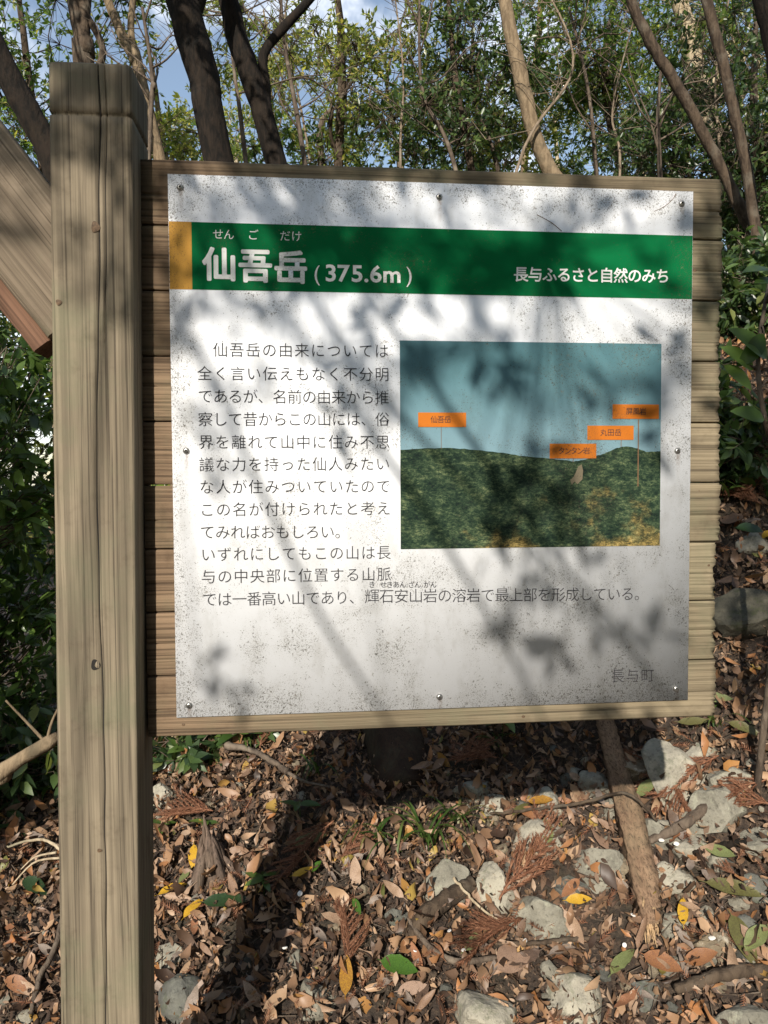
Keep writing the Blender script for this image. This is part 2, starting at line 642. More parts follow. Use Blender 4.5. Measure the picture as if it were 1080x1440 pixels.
GREENS = [(0.0, (0.044, 0.081, 0.022)), (0.35, (0.075, 0.131, 0.033)), (0.7, (0.138, 0.206, 0.050)), (0.93, (0.237, 0.294, 0.075)), (1.0, (0.400, 0.350, 0.100))]
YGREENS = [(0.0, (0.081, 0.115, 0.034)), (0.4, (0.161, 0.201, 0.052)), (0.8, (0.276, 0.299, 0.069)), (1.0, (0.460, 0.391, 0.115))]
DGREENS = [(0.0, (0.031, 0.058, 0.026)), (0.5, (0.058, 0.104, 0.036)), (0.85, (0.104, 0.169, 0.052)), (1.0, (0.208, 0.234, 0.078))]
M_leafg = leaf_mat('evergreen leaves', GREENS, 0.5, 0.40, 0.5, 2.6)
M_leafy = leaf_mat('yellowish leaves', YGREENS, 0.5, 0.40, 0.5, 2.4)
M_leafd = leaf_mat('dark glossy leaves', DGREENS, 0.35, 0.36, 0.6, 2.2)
M_leafn = leaf_mat('near shrub leaves', [(0.0, (0.045, 0.09, 0.02)), (0.6, (0.09, 0.16, 0.035)), (1.0, (0.15, 0.23, 0.05))], 0.35, 0.34, 0.6, 1.9)
M_grass = leaf_mat('grass blades', [(0, (0.04, 0.085, 0.015)), (0.7, (0.08, 0.14, 0.03)), (1, (0.22, 0.2, 0.07))], 0.3, 0.4, 0.4)
BROWNS = [(0.0, (0.04, 0.025, 0.018)), (0.14, (0.09, 0.055, 0.038)), (0.30, (0.22, 0.14, 0.095)), (0.46, (0.34, 0.20, 0.115)),
          (0.56, (0.15, 0.09, 0.055)), (0.70, (0.48, 0.32, 0.20)), (0.82, (0.29, 0.165, 0.09)), (0.955, (0.40, 0.18, 0.07)),
          (0.985, (0.42, 0.28, 0.07)), (1.0, (0.13, 0.15, 0.05))]
M_litter = leaf_mat('dead leaf litter', BROWNS, 0.12, 0.48, 0.4, 1.2)
M_litterdark = leaf_mat('crumbled leaf fragments', [(0, (0.04, 0.026, 0.02)), (0.5, (0.13, 0.085, 0.06)), (0.85, (0.28, 0.19, 0.13)), (1, (0.48, 0.35, 0.25))], 0.05, 0.75, 0.2)


def one_leaf_mat(name, c1, c2, rough=0.4, tr=0.25):
    m, nt, p, out = new_mat(name)
    b = NB(nt)
    tc = b.n('ShaderNodeTexCoord').outputs['Object']
    rnd = b.math('MULTIPLY', b.n('ShaderNodeObjectInfo').outputs['Random'], 19.0)
    nz = b.noise(tc, 45, 4, 0.6, rnd)
    c = b.mix(b.smooth(nz, 0.35, 0.68), c1, c2)
    c = b.mix(b.math('MULTIPLY', b.smooth(b.noise(tc, 220, 3, 0.6, rnd), 0.62, 0.7), 0.7), c, tuple(x * 0.3 for x in c2))
    b.l(c, p.inputs['Base Color'])
    p.inputs['Roughness'].default_value = rough
    t = b.n('ShaderNodeBsdfTranslucent')
    b.l(c, t.inputs[0])
    ms = b.n('ShaderNodeMixShader')
    ms.inputs[0].default_value = tr
    b.l(p.outputs[0], ms.inputs[1])
    b.l(t.outputs[0], ms.inputs[2])
    b.l(ms.outputs[0], out.inputs[0])
    b.l(b.bump(nz, 0.4, 0.002), p.inputs['Normal'])
    return m


ML = dict(
    yellow=one_leaf_mat('yellow leaf', (0.62, 0.38, 0.03), (0.45, 0.24, 0.03)),
    amber=one_leaf_mat('amber leaf', (0.45, 0.24, 0.03), (0.22, 0.10, 0.03)),
    orange=one_leaf_mat('orange leaf', (0.33, 0.15, 0.06), (0.20, 0.09, 0.05), 0.5),
    green=one_leaf_mat('fresh green leaf', (0.07, 0.15, 0.02), (0.045, 0.10, 0.015), 0.28),
    pale=one_leaf_mat('pale green leaf', (0.22, 0.25, 0.10), (0.14, 0.16, 0.06), 0.45),
    olive=one_leaf_mat('olive leaf', (0.13, 0.125, 0.04), (0.09, 0.08, 0.03), 0.4),
    dark=one_leaf_mat('dark green leaf', (0.03, 0.06, 0.02), (0.02, 0.04, 0.015), 0.3),
    pink=one_leaf_mat('pinkish tan leaf', (0.34, 0.22, 0.15), (0.22, 0.14, 0.10), 0.6),
)
M_bark = bark_mat('dark trunk bark', (0.020, 0.014, 0.010), (0.006, 0.005, 0.004), (0.024, 0.017, 0.011))  # albedo lowered to near black to carry the canopy shade on the trunks
M_barkb = bark_mat('brown trunk bark', (0.09, 0.065, 0.045), (0.035, 0.025, 0.018), (0.13, 0.11, 0.085))
M_barkt = bark_mat('tan trunk bark', (0.24, 0.18, 0.115), (0.13, 0.095, 0.06), (0.09, 0.075, 0.05))
M_barkp = bark_mat('pale trunk bark', (0.46, 0.38, 0.27), (0.26, 0.2, 0.13), (0.2, 0.19, 0.13))
M_twig = bark_mat('grey twig bark', (0.13, 0.10, 0.075), (0.06, 0.045, 0.035), (0.22, 0.18, 0.14))
M_stem = bark_mat('pale thin stem bark', (0.24, 0.185, 0.135), (0.13, 0.10, 0.07), (0.30, 0.26, 0.2))
M_stone = stone_mat('grey stone', (0.155, 0.145, 0.115), (0.24, 0.225, 0.18), (0.29, 0.285, 0.22))
M_stonep = stone_mat('pale stone', (0.25, 0.23, 0.185), (0.34, 0.315, 0.25), (0.16, 0.16, 0.11))
M_stoned = stone_mat('dark stone', (0.085, 0.085, 0.075), (0.13, 0.13, 0.11), (0.07, 0.08, 0.05))
M_stoneb = stone_mat('brown stone', (0.17, 0.135, 0.09), (0.26, 0.21, 0.14), (0.46, 0.42, 0.34))
M_boulder = stone_mat('mossy boulder', (0.05, 0.047, 0.034), (0.085, 0.077, 0.055), (0.045, 0.05, 0.022))
M_cedar = leaf_mat('dead cedar needles', [(0, (0.13, 0.055, 0.03)), (0.5, (0.24, 0.105, 0.06)), (1, (0.42, 0.22, 0.13))], 0.1, 0.7, 0.2)
M_stickbark = wood_mat('peeling stick wood', 0, (0.27, 0.175, 0.11), (0.16, 0.098, 0.062), (0.045, 0.026, 0.018), 0.25)
M_pith = plain_mat('bare splintered wood', (0.33, 0.22, 0.12), 0.8, 0, 120, 0.35, 0.5)
M_logdark = wood_mat('dark log wood', 2, (0.055, 0.03, 0.018), (0.03, 0.017, 0.011), (0.015, 0.01, 0.008), 0.3)  # even dark brown tone for the leaning log
M_petal = plain_mat('white husk', (0.75, 0.72, 0.68), 0.4, 0, 90, 0.12)
M_stub = wood_mat('weathered stub wood', 2, (0.17, 0.12, 0.09), (0.10, 0.07, 0.055), (0.03, 0.022, 0.018), 0.1)


def soil():
    m, nt, p, out = new_mat('forest soil')
    b = NB(nt)
    tc = b.n('ShaderNodeTexCoord').outputs['Object']
    n1 = b.noise(tc, 60, 6, 0.7)
    n2 = b.noise(tc, 5, 5, 0.6)
    c = b.ramp(n1, [(0.3, (0.018, 0.013, 0.010)), (0.5, (0.05, 0.034, 0.025)), (0.62, (0.11, 0.075, 0.05)), (0.75, (0.2, 0.14, 0.1))])
    c = b.mix(b.math('MULTIPLY', b.smooth(n2, 0.45, 0.65), 0.5), c, (0.035, 0.032, 0.018))
    b.l(c, p.inputs['Base Color'])
    p.inputs['Roughness'].default_value = 0.95
    b.l(b.bump(n1, 0.9, 0.02), p.inputs['Normal'])
    return m


M_soil = soil()

# ------------------------------------------------------------------ the ground
u = np.linspace(-1, 1, 300)
gx = 0.5 + 0.7 * np.sinh(7.0 * u)
gy = 1.0 + 0.7 * np.sinh(7.0 * u)
GX, GY = np.meshgrid(gx, gy)
b_ = MB()
b_.grid(np.stack([GX, GY, ground(GX, GY)], 2))
tag(b_.build('ground', M_soil, smooth=True), kind='structure')

# ------------------------------------------------------------------ the signboard
sign = empty('wooden_signboard', (-0.11, 0.005, gz(-0.11, 0.0)))
tag(sign, 'wooden trail signboard of stacked planks on one square post, carrying a white printed plate', 'signboard')
S0 = np.array(sign.location)


def sgn(mb_or_me, name, mat, parent=None, smooth=False, origin=(0, 0, ZT)):
    """a part of the sign given in world coordinates; its own origin sits at `origin`"""
    me = mb_or_me.mesh(name, smooth) if isinstance(mb_or_me, MB) else mb_or_me
    co = np.empty(len(me.vertices) * 3, np.float32)
    me.vertices.foreach_get('co', co)
    co = co.reshape(-1, 3) - np.array(origin, np.float32)
    me.vertices.foreach_set('co', co.ravel())
    me.update()
    o = link(name, me, mat, parent or sign)
    par = np.array(origin) - (S0 if parent is None else np.array(parent['org']))
    o.location = par
    o['org'] = list(origin)
    return o


def build_post():
    ztop, zbot = ZT + 0.147, gz(-0.11, 0) - 0.15
    zs = list(np.linspace(zbot, ztop - 0.006, 150))
    zg = on_y(125, 160, -0.055)[2]            # the sawn groove round the head
    zs = [z for z in zs if abs(z - zg) > 0.006] + [zg - 0.0035, zg - 0.002, zg + 0.002, zg + 0.0035]
    zs += [ztop - 0.003, ztop - 0.001]
    zs = sorted(zs)
    hw, hd = 0.0625, 0.06
    mb = MB()
    rings = []
    cpath = []
    for z in zs:
        r = 0.0065
        ins = 0.0
        if abs(z - zg) < 0.0025:
            ins = 0.0035
        if z > ztop - 0.0035:
            ins = 0.003 + (z - (ztop - 0.0035)) * 1.2
        w, d = hw - ins, hd - ins
        n1 = 0.0016 * (mnoise.noise(Vector((0, 3.1, z * 5))) + 0.6 * mnoise.noise(Vector((7, 1, z * 17))))
        n2 = 0.0016 * (mnoise.noise(Vector((4, 9.1, z * 4))) + 0.5 * mnoise.noise(Vector((2, 5, z * 19))))
        c1 = 0.009 + 0.010 * mnoise.noise(Vector((1, 1, z * 1.7))) + 0.0024 * mnoise.noise(Vector((1, 8, z * 9)))
        c2 = c1 + 0.010
        k1 = 0.016 * sstep(zbot, zbot + 0.2, z)
        k2 = 0.012 * float(sstep(ZT - 0.32, ZT - 0.2, z))
        if z > ztop - 0.0035:
            k1 = k2 = 0.002
        hw1 = 0.0014 + 0.0006 * mnoise.noise(Vector((5, 5, z * 8)))
        fr = [(-w + r, -d)]
        for xx in np.linspace(-w + 0.02, c1 - 0.008, 5):
            fr.append((xx, -d + 0.0006 * mnoise.noise(Vector((xx * 60, 1, z * 3)))))
        fr += [(c1 - hw1, -d), (c1, -d + k1), (c1 + hw1, -d), ((c1 + c2) / 2, -d), (c2 - 0.0010, -d), (c2, -d + k2), (c2 + 0.0010, -d)]
        for xx in np.linspace(c2 + 0.006, w - r, 4):
            fr.append((xx, -d + 0.0008 * mnoise.noise(Vector((xx * 60, 2, z * 3)))))
        ring = fr
        for (cx, cy, a0) in ((w - r, -d + r, -90), (w - r, d - r, 0), (-w + r, d - r, 90), (-w + r, -d + r, 180)):
            for a in (22, 45, 68):
                an = math.radians(a0 + a)
                ring.append((cx + r * math.cos(an) + (n1 if cx > 0 else n2) * 0.4, cy + r * math.sin(an)))
            if a0 == -90:
                ring += [(w + n1 * 0.5, -d + 0.03), (w + n1 * 0.5, 0.0), (w + n1 * 0.5, d - 0.03)]
            if a0 == 90:
                ring += [(-w - n2 * 0.5, d - 0.03), (-w - n2 * 0.5, 0.0), (-w - n2 * 0.5, -d + 0.03)]
        cxz = -0.1105 + 0.0095 * (z - (ZT - 0.45))
        rings.append([(x + cxz, y + 0.005, z) for x, y in ring])
        cpath.append((c1 + cxz, c2 + cxz, z))
    k = len(rings[0])
    n = len(rings)
    V = np.array(rings).reshape(-1, 3)
    i, j = np.meshgrid(np.arange(n - 1), np.arange(k), indexing='ij')
    a = (i * k + j).ravel()
    b = (i * k + (j + 1) % k).ravel()
    top = np.array([-0.1105 + 0.0095 * 0.6, 0.005, ztop + 0.0015])
    V = np.vstack([V, top])
    T = [((n - 1) * k + q, (n - 1) * k + (q + 1) % k, n * k) for q in range(k)]
    mb.add(V, np.stack([a, b, b + k, a + k], 1), T)
    post = sgn(mb, 'post', M_post, origin=(-0.11, 0.005, 0.0))
    # dark ribbons set in the two drying cracks to paint their deep shade
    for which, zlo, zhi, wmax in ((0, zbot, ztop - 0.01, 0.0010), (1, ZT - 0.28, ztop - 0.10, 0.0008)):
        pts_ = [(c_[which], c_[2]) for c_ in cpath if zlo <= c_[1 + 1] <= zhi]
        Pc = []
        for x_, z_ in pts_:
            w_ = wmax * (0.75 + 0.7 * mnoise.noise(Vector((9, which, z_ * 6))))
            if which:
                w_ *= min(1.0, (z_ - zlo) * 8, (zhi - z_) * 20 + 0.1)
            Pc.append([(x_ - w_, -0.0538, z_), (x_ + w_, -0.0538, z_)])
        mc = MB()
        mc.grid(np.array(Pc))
        sgn(mc, 'crack_shade', M_recess_shade, parent=post, origin=(-0.11, 0.005, ZT - 0.5))

    def disc(u_, v_, rx, rz, mat, name, y=-0.0562, dome=0.0008):
        c = on_y(u_, v_, y)
        m = MB()
        P = [(c[0], y - dome, c[2])]
        for ring_ in (0.6, 1.0):
            for q in range(16):
                an = q * PI / 8
                jj = 1 + 0.12 * math.sin(3 * an + u_)
                P.append((c[0] + rx * ring_ * jj * math.cos(an), y - dome * (1 - ring_), c[2] + rz * ring_ * jj * math.sin(an)))
        T_ = [(0, 1 + q, 1 + (q + 1) % 16) for q in range(16)]
        Q_ = [(1 + q, 17 + q, 17 + (q + 1) % 16, 1 + (q + 1) % 16) for q in range(16)]
        m.add(P, Q_, T_)
        sgn(m, name, mat, parent=post, smooth=True, origin=tuple(c))
    disc(134, 319, 0.0065, 0.0085, M_knot, 'knot', dome=0.0015)
    disc(82.5, 425, 0.0045, 0.0045, M_knot, 'knot', dome=0.001)
    disc(134, 935, 0.0070, 0.0085, M_recess_shade, 'bolt_hole_shade')  # dark disc on the surface paints the shade inside the bolt hole
    disc(136, 935, 0.0046, 0.0058, M_post, 'wood_plug', dome=0.0016)
    disc(140, 1196, 0.004, 0.003, M_knot, 'knot')


build_post()

seams = [0.026, -0.081, -0.188, -0.295, -0.403, -0.509, -0.616, -0.722, -0.830, -0.934]
for i in range(9):
    zt, zb = ZT + seams[i] - 0.0010, ZT + seams[i + 1] + 0.0010
    xl = -0.0475
    xr = 0.957 + random.uniform(-0.004, 0.004) - 0.0005 * i
    mid = (zt + zb) / 2 + random.uniform(-0.006, 0.006)
    groove = 0.003 if i in (0, 1, 3, 5, 7, 8) else 0.0008
    n = 60
    rings = []
    th = 0.040 + random.uniform(-0.0015, 0.0015)
    y0 = 0.0016 + random.uniform(0, 0.0014)
    for q in range(n):
        x = xl + (xr - xl) * (q / (n - 1)) ** 0.6
        wob = 0.0011 * mnoise.noise(Vector((x * 9, i * 5.0, 0)))
        wb_ = 0.0011 * mnoise.noise(Vector((x * 9, i * 5.0 + 5.0, 0)))
        s = [(y0 + 0.003, zt + wob), (y0 + 0.0006, zt - 0.0016 + wob), (y0, zt - 0.004)]
        for zz in np.linspace(zt - 0.009, mid + 0.006, 9):
            s.append((y0 + 0.0006 * mnoise.noise(Vector((x * 6, zz * 80, i))), zz))
        s += [(y0, mid + 0.0012), (y0 + groove, mid), (y0, mid - 0.0012)]
        for zz in np.linspace(mid - 0.006, zb + 0.009, 9):
            s.append((y0 + 0.0006 * mnoise.noise(Vector((x * 6, zz * 80, i))), zz))
        s += [(y0, zb + 0.004), (y0 + 0.0006, zb + 0.0016 + wb_), (y0 + 0.003, zb + wb_),
              (y0 + th, zb + wb_), (y0 + th, zt + wob)]
        jx = np.zeros(len(s))
        if q == n - 1:
            jx = rng.normal(0, 0.0012, len(s)) - 0.0045 * (rng.random(len(s)) < 0.2)
        if q == n - 2:
            jx = rng.normal(0, 0.0005, len(s))
        rings.append([(x + jx[a], yy, zz) for a, (yy, zz) in enumerate(s)])
    k = len(rings[0])
    V = np.array(rings).reshape(-1, 3)
    ii, jj = np.meshgrid(np.arange(n - 1), np.arange(k), indexing='ij')
    a = (ii * k + jj).ravel()
    b = (ii * k + (jj + 1) % k).ravel()
    mb = MB()
    V = np.vstack([V, [xl, y0 + th / 2, mid], [xr - 0.001, y0 + th / 2, mid]])
    T = [(n * k, q, (q + 1) % k) for q in range(k)] + [(n * k + 1, (n - 1) * k + (q + 1) % k, (n - 1) * k + q) for q in range(k)]
    mb.add(V, np.stack([a, a + k, b + k, b], 1), T)
    pl = sgn(mb, 'plank', M_plank, origin=(0, 0, mid))
    for (ku, kv, kr) in {0: [], 1: [(977, 380, .0035)], 6: [(983, 690, .0055)], 7: [(997, 795, .002)], 8: [(258, 1019, .003), (736, 1008, .0028)]}.get(i, []):
        c = on_y(ku, kv, y0 - 0.0002)
        m = MB()
        P = [(c[0], c[1] - 0.0009, c[2])] + [(c[0] + kr * 1.25 * math.cos(t * PI / 6), c[1] + 0.0004, c[2] + kr * math.sin(t * PI / 6)) for t in range(12)]
        m.add(P, tris=[(0, 1 + t, 1 + (t + 1) % 12) for t in range(12)])
        sgn(m, 'knot', M_knot, parent=pl, smooth=True, origin=tuple(c))

# hidden battens that hold the planks together at the back
for x in (0.12, 0.78):
    m = MB()
    P = np.array([(x + a, 0.0445 + b, ZT + c) for a in (0, 0.07) for b in (0, 0.035) for c in (-0.9, 0.0)])
    m.add(P, [(0, 1, 3, 2), (4, 6, 7, 5), (0, 4, 5, 1), (2, 3, 7, 6), (0, 2, 6, 4), (1, 5, 7, 3)])
    sgn(m, 'back_batten', M_brace, origin=(x, 0.05, ZT - 0.45))

# the diagonal timber that meets the post on its far side from the planks
A0, A1 = on_y(70, 368, 0.0), on_y(0, 279, 0.0)
d = (A1 - A0)
d /= np.linalg.norm(d)
nn = np.array([d[2], 0, -d[0]])
if nn[2] < 0:
    nn = -nn
hh = 0.076
ctr0 = A0 - d * 0.10
for name, mat, lo, hi, ya, yb in (('brace', M_brace, -hh, hh, -0.022, 0.05), ('brace_edge_board', M_bracered, -hh - 0.034, -hh - 0.0015, -0.006, 0.062)):
    m = MB()
    n = 30
    rings = []
    for q in range(n):
        c = ctr0 + d * (0.95 * q / (n - 1))
        w1 = 0.002 * mnoise.noise(Vector((q * 0.5, 3, lo * 9)))
        sec = [(ya + 0.004, hi), (ya, hi - 0.004), (ya, lo + 0.004), (ya + 0.004, lo), (yb, lo), (yb, hi)]
        rings.append([(c[0] + nn[0] * (e + w1), yy, c[2] + nn[2] * (e + w1)) for yy, e in sec])
    k = 6
    V = np.array(rings).reshape(-1, 3)
    ii, jj = np.meshgrid(np.arange(n - 1), np.arange(k), indexing='ij')
    a = (ii * k + jj).ravel()
    b = (ii * k + (jj + 1) % k).ravel()
    m.add(V, np.stack([a, a + k, b + k, b], 1))
    m.add(V[:k], quads=[(0, 1, 4, 5), (1, 2, 3, 4)])
    m.add(V[-k:], quads=[(0, 5, 4, 1), (1, 4, 3, 2)])
    me = m.mesh(name)
    # the grain runs along the timber: give the part a local x axis along it
    ang = math.atan2(d[2], d[0])
    Rm = Matrix.Rotation(-ang, 4, 'Y')
    loc = Vector(ctr0)
    me.transform(Rm.inverted() @ Matrix.Translation(-loc))
    o = link(name, me, mat, sign)
    o.location = loc - sign.location
    o.rotation_euler = Rm.to_euler()

# ---- printed plate
PW = 0.9


def flat(name, poly_px, y, mat, parent, pts=None):
    P = [on_y(u_, v_, y) for u_, v_ in poly_px] if pts is None else pts
    me = bpy.data.meshes.new(name)
    me.from_pydata([(p[0], y, p[2]) for p in P], [], [list(range(len(P)))])
    return sgn(me, name, mat, parent=parent)


m = MB()
P = [(x, y, z) for x in (0, PW) for y in (-0.0015, 0.0012) for z in (ZT - PW, ZT)]
m.add(P, [(0, 1, 3, 2), (4, 6, 7, 5), (0, 4, 5, 1), (2, 3, 7, 6), (0, 2, 6, 4), (1, 5, 7, 3)])
plate = sgn(m, 'printed_plate', M_white)
Y1, Y2, Y3, Y4 = -0.0019, -0.0023, -0.0027, -0.0031


def rect_px(name, u0, v0, u1, v1, y, mat, clampx=None):
    a, b = on_y(u0, v0, y), on_y(u1, v1, y)
    x0, x1 = a[0], b[0]
    if clampx:
        x0, x1 = max(x0, clampx[0]), min(x1, clampx[1])
    return flat(name, None, y, mat, plate, [(x0, y, a[2]), (x1, y, a[2]), (x1, y, b[2]), (x0, y, b[2])])


zb0 = (on_y(237, 314, 0)[2] + on_y(974, 330, 0)[2]) / 2
zb1 = (on_y(240, 408, 0)[2] + on_y(973, 420, 0)[2]) / 2
xo = on_y(270, 360, 0)[0]
flat('green_band', None, Y1, M_green, plate, [(xo, 0, zb0), (PW - 0.0005, 0, zb0), (PW - 0.0005, 0, zb1), (xo, 0, zb1)])
flat('ochre_block', None, Y1, M_orange_b, plate, [(0.0005, 0, zb0), (xo, 0, zb0), (xo, 0, zb1), (0.0005, 0, zb1)])
pa, pb = on_y(562, 479, 0), on_y(927, 767, 0)
px0, px1, pz0, pz1 = pa[0], pb[0], pa[2], pb[2]
flat('landscape_sky_print', None, Y1, M_skyp, plate, [(px0, 0, pz0), (px1, 0, pz0), (px1, 0, pz1), (px0, 0, pz1)])
ridge = [(562, 633), (590, 631), (625, 630), (660, 632), (700, 636), (730, 641), (760, 644), (790, 647), (806, 649), (822, 646), (838, 641),
         (850, 638), (862, 632), (874, 628), (886, 628), (898, 632), (910, 636), (920, 635), (929, 634)]
rp = []
for k_ in range(len(ridge) - 1):
    for f_ in np.linspace(0, 1, 6)[:-1]:
        uu = ridge[k_][0] * (1 - f_) + ridge[k_ + 1][0] * f_
        vv = ridge[k_][1] * (1 - f_) + ridge[k_ + 1][1] * f_
        q_ = on_y(uu, vv, 0)
        rp.append((min(max(q_[0], px0 + 0.0003), px1 - 0.0003), 0, q_[2] + random.uniform(-0.0006, 0.0008)))
rp = [(px0, 0, rp[0][2])] + rp[1:] + [(px1, 0, rp[-1][2])]
flat('landscape_hill_print', None, Y2, M_hillp, plate, rp + [(px1, 0, pz1), (px0, 0, pz1)])
flat('landscape_cliff_print', [(809, 666), (813, 656), (818, 653), (820, 662), (819, 674), (812, 681), (808, 677), (804, 682), (802, 675), (806, 671)], Y3, M_cliffp, plate)
for (u0, v0, v1) in ((620.5, 600, 631), (873.5, 619, 628), (897.5, 590, 684), (806, 644, 650)):
    rect_px('leader_line', u0 - 0.35, v0, u0 + 0.35, v1, Y3, M_lead)

# ---- lettering: one glyph mesh per character, set one by one
GL = {}


def glyph(ch, off):
    key = (ch, off)
    if key in GL:
        return GL[key]
    cu = bpy.data.curves.new('glyph', 'FONT')
    cu.body = ch
    cu.size = 1.0
    cu.resolution_u = 3
    cu.offset = off
    cu.fill_mode = 'FRONT'
    ob = bpy.data.objects.new('glyph', cu)
    COL.objects.link(ob)
    dg = bpy.context.evaluated_depsgraph_get()
    me = bpy.data.meshes.new_from_object(ob.evaluated_get(dg))
    V = np.array([v.co[:] for v in me.vertices]) if len(me.vertices) else np.zeros((0, 3))
    me.calc_loop_triangles()
    F = np.array([t.vertices[:] for t in me.loop_triangles]) if len(me.loop_triangles) else np.zeros((0, 3), int)
    bpy.data.objects.remove(ob)
    bpy.data.meshes.remove(me)
    bpy.data.curves.remove(cu)
    GL[key] = (V, F)
    return GL[key]


REF = glyph('国', 0.0)[0]
EMC = (REF.min(0) + REF.max(0)) / 2          # centre of the em box of a CJK glyph
EMH = (REF.max(0) - REF.min(0))[1] / 0.88     # size of the em box


def bold_steps(r_):
    if r_ <= 0:
        return [(0, 0)]
    return [(0, 0)] + [(r_ * math.cos(t_ * PI / 4), r_ * math.sin(t_ * PI / 4)) for t_ in range(8)]


def set_text(name, text, a, b, em_px, mat, off=0.0, y=Y2, tracks=None, bold=0.0, latin=None):
    """a, b: picture positions of the first and the last character's centre; em_px: their size"""
    pa_, pb_ = on_y(a[0], a[1], 0), on_y(b[0], b[1], 0)
    m = MB()
    n = len(text)
    s = em_px * px_size((pa_ + pb_) / 2) / EMH
    for i_, ch in enumerate(text):
        if ch in ' 　':
            continue
        f_ = (tracks[i_] if tracks else (i_ / max(1, n - 1)))
        c = pa_ * (1 - f_) + pb_ * f_
        V, F = glyph(ch, off)
        if not len(V):
            continue
        if ch in latin if latin else False:
            ctr = (V.min(0) + V.max(0)) / 2
            ctr[1] = latin_c
        else:
            ctr = EMC.copy()
            if ord(ch) < 0x2000:
                ctr[0] = (V[:, 0].min() + V[:, 0].max()) / 2
        P_ = (V - ctr) * s
        for q, (ox, oy) in enumerate(bold_steps(bold * s)):
            W_ = np.stack([c[0] + P_[:, 0] + ox, np.full(len(P_), y - 0.00002 * q), c[2] + P_[:, 1] + oy], 1)
            m.add(W_, tris=F)
    return sgn(m, name, mat, parent=plate)


def set_latin(name, text, u0, u1, vc, h_px, mat, off, y=Y2):
    """western characters fitted between two picture columns"""
    adv, Vs = [], []
    x = 0
    ref = glyph('3', off)[0]
    H = ref[:, 1].max() - ref[:, 1].min()
    for ch in text:
        V, F = glyph(ch, off)
        w = V[:, 0].max() - V[:, 0].min()
        Vs.append((V - np.array([V[:, 0].min(), 0, 0]) + np.array([x, 0, 0]), F))
        x += w + 0.07
    x -= 0.07
    a, b = on_y(u0, vc, 0), on_y(u1, vc + (u1 - u0) * 0.018, 0)
    sx = (b[0] - a[0]) / x
    sz = h_px * px_size(a) / H
    m = MB()
    for V, F in Vs:
        W_ = np.stack([a[0] + V[:, 0] * sx, np.full(len(V), y), (a[2] + b[2]) / 2 + (V[:, 1] - H / 2) * sz], 1)
        m.add(W_, tris=F)
    return sgn(m, name, mat, parent=plate)


LT = -0.008
set_text('title_lettering', '仙吾岳', (309, 373), (409, 377), 48, M_inkw, bold=0.030)
set_latin('height_lettering', '375.6m', 458, 563, 383.5, 24, M_inkw, 0.022)
set_text('height_bracket', '(', (446, 384), (446, 384), 30, M_inkw, 0.0)
set_text('height_bracket', ')', (575, 386), (575, 386), 30, M_inkw, 0.0)
set_text('title_reading', 'せん', (307, 330), (322, 330.5), 15.5, M_inkw, 0.0)
set_text('title_reading', 'ご', (356, 331), (356, 331), 15.5, M_inkw, 0.0)
set_text('title_reading', 'だけ', (401, 332.5), (417, 333), 15.5, M_inkw, 0.0)
set_text('trail_name_lettering', '長与ふるさと自然のみち', (732, 386.5), (931, 389), 21.5, M_inkw, bold=0.018)
body = [
    ('仙吾岳の由来については', (310, 492.5), (536.5, 494)),
    ('全く言い伝えもなく不分明', (288, 525.5), (537, 527)),
    ('であるが、名前の由来から推', (289, 557.5), (537, 559.5)),
    ('察して昔からこの山には、俗', (289, 590), (537.5, 590)),
    ('界を離れて山中に住み不思', (290, 622), (538, 622)),
    ('議な力を持った仙人みたい', (290.5, 653.5), (538, 652.5)),
    ('な人が住みついていたので', (291, 685), (539, 684)),
    ('この名が付けられたと考え', (291.5, 717), (539, 715)),
    ('てみればおもしろい。', (292, 748.5), (481, 748)),
    ('いずれにしてもこの山は長', (293, 780), (539.5, 777)),
    ('与の中央部に位置する山脈', (293.5, 811), (540, 807.5)),
    ('では一番高い山であり、', (295, 843), (501, 840)),
    ('輝石安山岩の溶岩で最上部を形成している。', (523, 838.5), (901, 835)),
]
for t_, a_, b2_ in body:
    set_text('body_lettering', t_, a_, b2_, 21.2, M_ink, LT)
set_text('body_reading', 'き', (523, 822), (523, 822), 10, M_ink, 0)
set_text('body_reading', 'せきあん', (539, 822), (566, 822), 10, M_ink, 0)
set_text('body_reading', 'ざん', (578, 822), (587, 822), 10, M_ink, 0)
set_text('body_reading', 'がん', (600, 822), (609, 822), 10, M_ink, 0)
set_text('town_lettering', '長与町', (868, 950.5), (910, 949.5), 20.5, M_ink, LT)
for (u0, v0, u1, v1, t_, c0, c1) in ((588, 580, 655.5, 600.5, '仙吾岳', 610, 629), (773, 624, 838.5, 644.5, 'タンタン岩', 789, 824),
                                     (826, 598.5, 891, 618.5, '丸田岳', 848, 868), (861.5, 568.5, 926.5, 589, '屏風岩', 884, 903)):
    rect_px('orange_name_tag', u0, v0, u1, v1, Y3, M_orange)
    set_text('tag_lettering', t_, (c0, (v0 + v1) / 2), (c1, (v0 + v1) / 2), 10.5, M_ink, 0.0, y=Y4)

